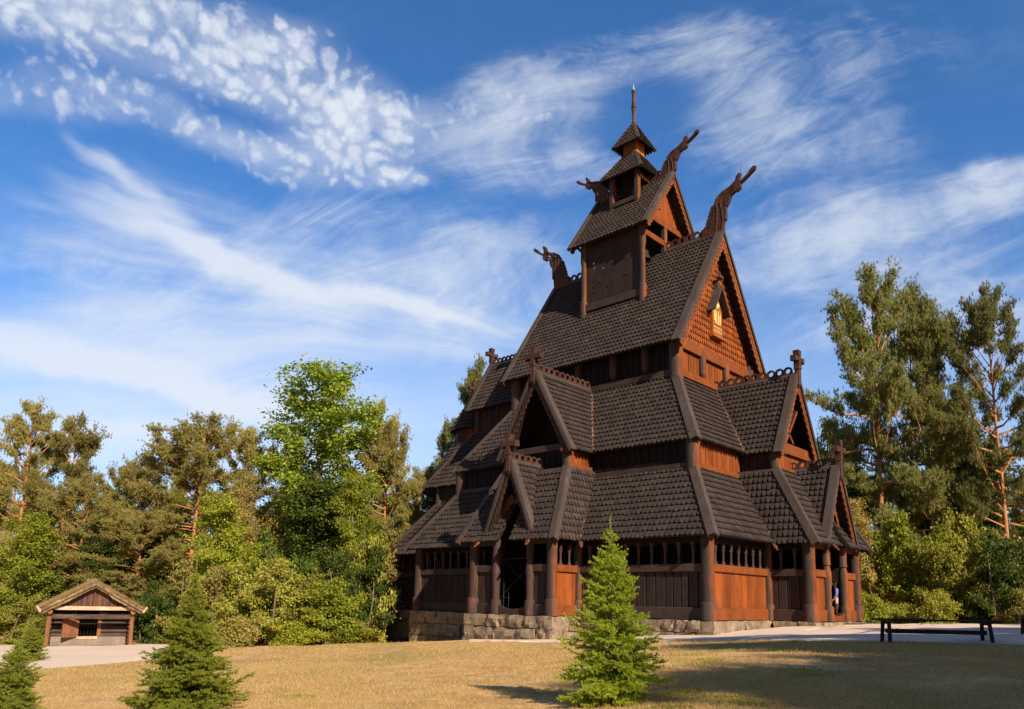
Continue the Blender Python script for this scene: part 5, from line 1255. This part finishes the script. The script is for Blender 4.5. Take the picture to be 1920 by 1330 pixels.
def kpart(m, name, mat, parent=None, bevel=0, **kw): return tag(m.build(name, mat, parent or cab, bevel=bevel), **kw)
Wc, Dc = 2.02, 5.4         # half width of walls, depth; local -y is the front
m = MB()      # stacked logs behind the porch: left and right of the doorway, then the sides
hd, yw = 1.42, .95
def logrow(x0, x1, y, z, h): 
    m.tube([(x0, y, z+h/2), (x1, y, z+h/2)], [h*.52, h*.50], 10)
zz_ = .42
for i in range(6):
    for x0, x1 in ((-Wc, -.72), (.42, Wc)): logrow(x0, x1, yw, .40+i*.195, .19)
for i in range(7):
    for x in (-Wc, Wc): m.tube([(x, .1, .30+i*.2), (x, Dc, .30+i*.2)], [.11, .11], 8)
for i in range(7): m.tube([(-Wc, Dc, .30+i*.2), (Wc, Dc, .30+i*.2)], [.1, .1], 8)
kpart(m, 'log_wall', M_log)
m = MB(); m.box(-Wc-.05, Wc-.1, yw-.12, yw+.1, -.1, .42); kpart(m, 'sill_log', wood('grey_sill', (.20, .16, .13), (.28, .2, .15), 'x'), bevel=.05)
m = MB(); m.box(-.62, .42, yw-.16, yw-.1, .30, .44); kpart(m, 'door_step', M_pale)
m = MB(); m.box(-Wc+.05, Wc-.05, yw+.9, yw+1.0, 0, 1.7); m.box(-Wc, Wc, .2, Dc, -.1, .02); kpart(m, 'dark_interior', M_dark)
m = MB()
for i in range(5): m.box(-.44+i*.17, -.41+i*.17, yw+.03, yw+.06, .44, 1.0)
m.box(-.56, .40, yw+.02, yw+.06, 1.0, 1.05); kpart(m, 'bar_grille', M_dark)
for x in (-.66, .48):
    m = MB(); m.box(x-.10, x+.10, yw-.13, yw+.1, .40, 1.36); kpart(m, 'door_post', M_logp, bevel=.02)
dm = MB(); A_ = R(-68); dm.box(0, .86, -.03, .03, 0, .92); Md = Matrix.Translation((-.66, yw-.14, .40)) @ Matrix.Rotation(R(-148), 4, 'Z')
dm.v = [tuple(Md @ Vector(v)) for v in dm.v]; door = kpart(dm, 'door', M_logp, label='open plank door of the cabin')
dm = MB(); dm.box(.08, .78, .03, .06, .12, .20); dm.box(.08, .78, .03, .06, .70, .78); dm.v = [tuple(Md @ Vector(v)) for v in dm.v]; kpart(dm, 'door_batten', M_logp, door)
for x in (-Wc-.06, Wc+.04):
    m = MB(); m.tube([(x*1.015, -.02, -.15), (x, .0, 1.52)], [.12, .12], 8); kpart(m, 'porch_post', M_logp)
    m = MB(); m.tube([(x, -.30, 1.60), (x, Dc+.2, 1.60)], [.13, .13], 12); kpart(m, 'wall_plate', M_logp)
m = MB(); m.box(-Wc-.1, Wc+.1, -.08, .08, 1.26, 1.47); kpart(m, 'lintel_beam', M_log, bevel=.02)
m = MB(); m.box(-Wc+.12, Wc-.02, -.16, -.06, 1.66, 1.84); kpart(m, 'pale_tie_board', M_pale, bevel=.015)
m = MB(); r = random.Random(8); x = -Wc+.35
pk = 2.68
while x < Wc-.3:
    wd = r.uniform(.11, .19); zt = lambda q: 1.82+(pk-1.78)*(1-abs(q)/(Wc+.12)); m.prism([(x, -.02, 1.82), (x+wd-.012, -.02, 1.82), (x+wd-.012, -.02, zt(x+wd)), (x, -.02, zt(x))] if (x > 0 or x+wd < 0) else [(x, -.02, 1.82), (x+wd-.012, -.02, 1.82), (x+wd-.012, -.02, zt(x+wd)), (0, -.02, zt(0)), (x, -.02, zt(x))], (0, -1, 0), .04); x += wd
kpart(m, 'gable_boards', M_gbl)
ev, pkz = 1.62, 2.86; ew = 2.55
for s_ in (-1, 1):
    m = MB(); a, b = (0, -.42, pkz), (s_*ew, -.42, ev); c, d = (s_*ew, Dc+.4, ev), (0, Dc+.4, pkz); nn = Vector((s_*(pkz-ev), 0, ew)).normalized()
    m.prism([Vector(q)-nn*.10 for q in (a, b, c, d)], nn, .05); kpart(m, 'roof_boards', M_log)
    m = MB(); m.prism([Vector((0, -.47, pkz-.02)), Vector((s_*(ew+.02), -.47, ev-.02)), Vector((s_*(ew+.02), -.47, ev-.07)), Vector((0, -.47, pkz-.09))], (0, -1, 0), .05); kpart(m, 'verge_board', M_verge)
    m = MB(); m.bar((s_*(ew+.02), -.6, ev+.02), (s_*(ew+.02), Dc+.4, ev+.02), .12, .14); m.bar((s_*(ew+.0), -.55, ev-.02), (s_*(ew+.2), -.6, ev+.22), .10, .10); kpart(m, 'eave_log', M_pale)
    # turf: a lumpy layer with straw on it
    nu, nv = 26, 40; rs = np.random.RandomState(5+s_); g = rs.rand(nu, nv)*.05; Vv = []; 
    for i in range(nu):
        for j in range(nv):
            u, v = i/(nu-1), j/(nv-1); e_ = min(1, 6*min(u if False else 1, 1-u, v+.02, 1-v)); p = Vector((s_*ew*u*.985, -.44+(Dc+.82)*v, pkz+(ev-pkz)*u))+nn*((.03+.09*min(1, e_+.25))+g[i, j]+.02*math.sin(v*23+u*9)); Vv.append(tuple(p))
    top_ = np.array(Vv); low_ = top_.copy()-np.array(nn)*.24; ii = np.arange(nu*nv).reshape(nu, nv)
    F = np.stack([ii[:-1, :-1], ii[1:, :-1], ii[1:, 1:], ii[:-1, 1:]], -1).reshape(-1, 4); per = np.concatenate([ii[0, :-1], ii[:-1, -1], ii[-1, :0:-1], ii[:0:-1, 0]]); n_ = nu*nv
    F2 = np.stack([per, np.roll(per, -1), np.roll(per, -1)+n_, per+n_], -1); turf = link('turf_layer', fastmesh('turf_layer', np.concatenate([top_, low_]), np.concatenate([F, F2]), True), M_turf if 'M_turf' in globals() else wood('turf_soil', (.13, .085, .04), (.26, .18, .085), 'n', bare_amt=.7), cab)
    M_turf = turf.data.materials[0]
    q = 14000; u = rs.rand(q); v = rs.rand(q); P0 = np.stack([s_*ew*u, -.38+(Dc+.72)*v, pkz+(ev-pkz)*u], 1)+np.array(nn)*.11
    dn = unit(np.array(nn)*.5+np.array([s_*.8, 0, -.35])[None]+rs.randn(q, 3)*.35); V_, F_ = needles(P0, dn, .22, .016, rs); st = link('straw', fastmesh('straw', V_, F_), M_thatch, turf); st['kind'] = 'stuff'
m = MB(); m.box(-.34, .18, 2.2, 2.7, pkz+.02, pkz+.24); m.box(-.38, .22, 2.16, 2.74, pkz+.20, pkz+.25); kpart(m, 'smoke_hatch', wood('grey_board', (.20, .18, .16), (.3, .27, .24), 'x'))

# ------------------------------------------------------------------ visitor in the west doorway
def skin_person(loc, rz, label):
    e = empty('person', loc, rz, label=label, cat='person')
    def fig(name, vs, es, rad, mat, par, root=0, lv=1):
        me = bpy.data.meshes.new(name); me.from_pydata(vs, es, []); o = link(name, me, mat, par)
        sk = o.modifiers.new('skin', 'SKIN'); sk.use_smooth_shade = True; lay = me.skin_vertices[0] if me.skin_vertices else None
        if lay is None: bm = bmesh.new(); bm.from_mesh(me); bm.verts.layers.skin.verify(); bm.to_mesh(me); bm.free(); lay = me.skin_vertices[0]
        for i, r_ in enumerate(rad): lay.data[i].radius = r_ if isinstance(r_, tuple) else (r_, r_); lay.data[i].use_root = (i == root)
        s2 = o.modifiers.new('sub', 'SUBSURF'); s2.levels = lv; s2.render_levels = lv+1; return o
    def pm(name, c, rough=.8):
        m_ = bpy.data.materials.new(name); m_.use_nodes = True; t = NT(m_.node_tree); b = t.n('ShaderNodeBsdfPrincipled'); o = t.n('ShaderNodeOutputMaterial'); t.link(b.outputs[0], o.inputs[0])
        n = t.noise(t.n('ShaderNodeTexCoord').outputs['Object'], 14, 4); k_ = t.m('ADD', .75, t.m('MULTIPLY', n, .5)); t.link(t.mix(1., c, t.comb(k_, k_, k_), 'MULTIPLY'), b.inputs['Base Color']); b.inputs['Roughness'].default_value = rough; return m_
    skin, blue, dark, hair = pm('skin', (.52, .30, .20)), pm('blue_cloth', (.13, .13, .38)), pm('dark_cloth', (.02, .02, .025)), pm('hair', (.40, .24, .10))
    body = fig('body', [(0, 0, .95), (0, 0, 1.15), (0, 0, 1.38), (0, 0, 1.46), (0, .01, 1.55), (0, .02, 1.66), (.19, 0, 1.40), (.26, .02, 1.14), (.27, .10, .90), (.27, .14, .80), (-.19, 0, 1.40), (-.27, .02, 1.14), (-.22, .16, .95), (-.18, .22, .90),
        (.10, 0, .88), (.11, .01, .48), (.11, -.02, .09), (.12, .12, .04), (-.10, 0, .88), (-.12, .03, .48), (-.12, 0, .09), (-.13, .14, .04)],
        [(0, 1), (1, 2), (2, 3), (3, 4), (4, 5), (2, 6), (6, 7), (7, 8), (8, 9), (2, 10), (10, 11), (11, 12), (12, 13), (0, 14), (14, 15), (15, 16), (16, 17), (0, 18), (18, 19), (19, 20), (20, 21)],
        [(.15, .11), (.13, .10), (.15, .11), .06, .075, (.09, .105), .065, .05, .038, .028, .065, .05, .038, .028, .09, .065, .045, .045, .09, .065, .045, .045], skin, e)
    fig('shirt', [(0, 0, .98), (0, 0, 1.15), (0, 0, 1.40), (0, 0, 1.47), (.20, 0, 1.40), (.265, .02, 1.14), (.275, .10, .93), (-.20, 0, 1.40), (-.275, .02, 1.14), (-.225, .155, .97)],
        [(0, 1), (1, 2), (2, 3), (2, 4), (4, 5), (5, 6), (2, 7), (7, 8), (8, 9)], [(.175, .13), (.15, .12), (.17, .125), .07, .08, .066, .052, .08, .066, .052], blue, e)
    fig('waistcoat', [(0, -.01, .99), (0, -.01, 1.15), (0, -.01, 1.36), (0, -.01, 1.43)], [(0, 1), (1, 2), (2, 3)], [(.18, .14), (.16, .13), (.165, .135), (.10, .09)], dark, e)
    fig('trousers', [(0, 0, .98), (0, 0, .90), (.10, 0, .84), (.11, .01, .48), (.11, -.02, .10), (-.10, 0, .84), (-.12, .03, .48), (-.12, 0, .10)], [(0, 1), (1, 2), (2, 3), (3, 4), (1, 5), (5, 6), (6, 7)], [(.17, .13), (.165, .13), .11, .085, .07, .11, .085, .07], dark, e)
    fig('hair', [(0, -.015, 1.60), (0, -.01, 1.70), (0, .03, 1.755)], [(0, 1), (1, 2)], [(.085, .085), (.105, .105), (.07, .08)], hair, e)
    # face: eyes, nose, mouth, ears and fingers as small meshes
    m_ = MB()
    m_.tube([(0, .115, 1.665), (0, .145, 1.63)], [.010, .016], 6)
    for s_ in (-1, 1): m_.tube([(s_*.095, .01, 1.67), (s_*.10, .015, 1.63)], [.018, .014], 6)
    m_.build('face_features', skin, e)
    m_ = MB()
    for s_ in (-1, 1): m_.tube([(s_*.035, .108, 1.672), (s_*.035, .116, 1.672)], [.010, .006], 8)
    m_.build('eyes', dark, e)
    for (hx_, hy_, hz_), dn in (((.27, .14, .80), (0, .25, -1)), ((-.18, .22, .90), (.1, .9, -.4))):
        m_ = MB(); h = Vector((hx_, hy_, hz_)); d = Vector(dn).normalized(); sd_ = d.cross(Vector((1, 0, 0))).normalized()
        for k_, ln in enumerate((.065, .075, .07, .055)):
            a = h+sd_*(k_-1.5)*.018; m_.tube([a, a+d*ln*.6, a+d*ln+Vector((-.012 if hx_ > 0 else .012, 0, 0))], [.009, .008, .006], 6)
        a = h-d*.03+sd_*.03; m_.tube([a, a+(d+sd_*.9).normalized()*.05], [.010, .007], 6); m_.build('fingers', skin, e)
    return e
pp = spot(1558.5, 33.0, 1120)
skin_person((9.86, 1.02, -.03), R(120), 'person in a blue shirt and dark waistcoat seen from behind in the west doorway')
#END
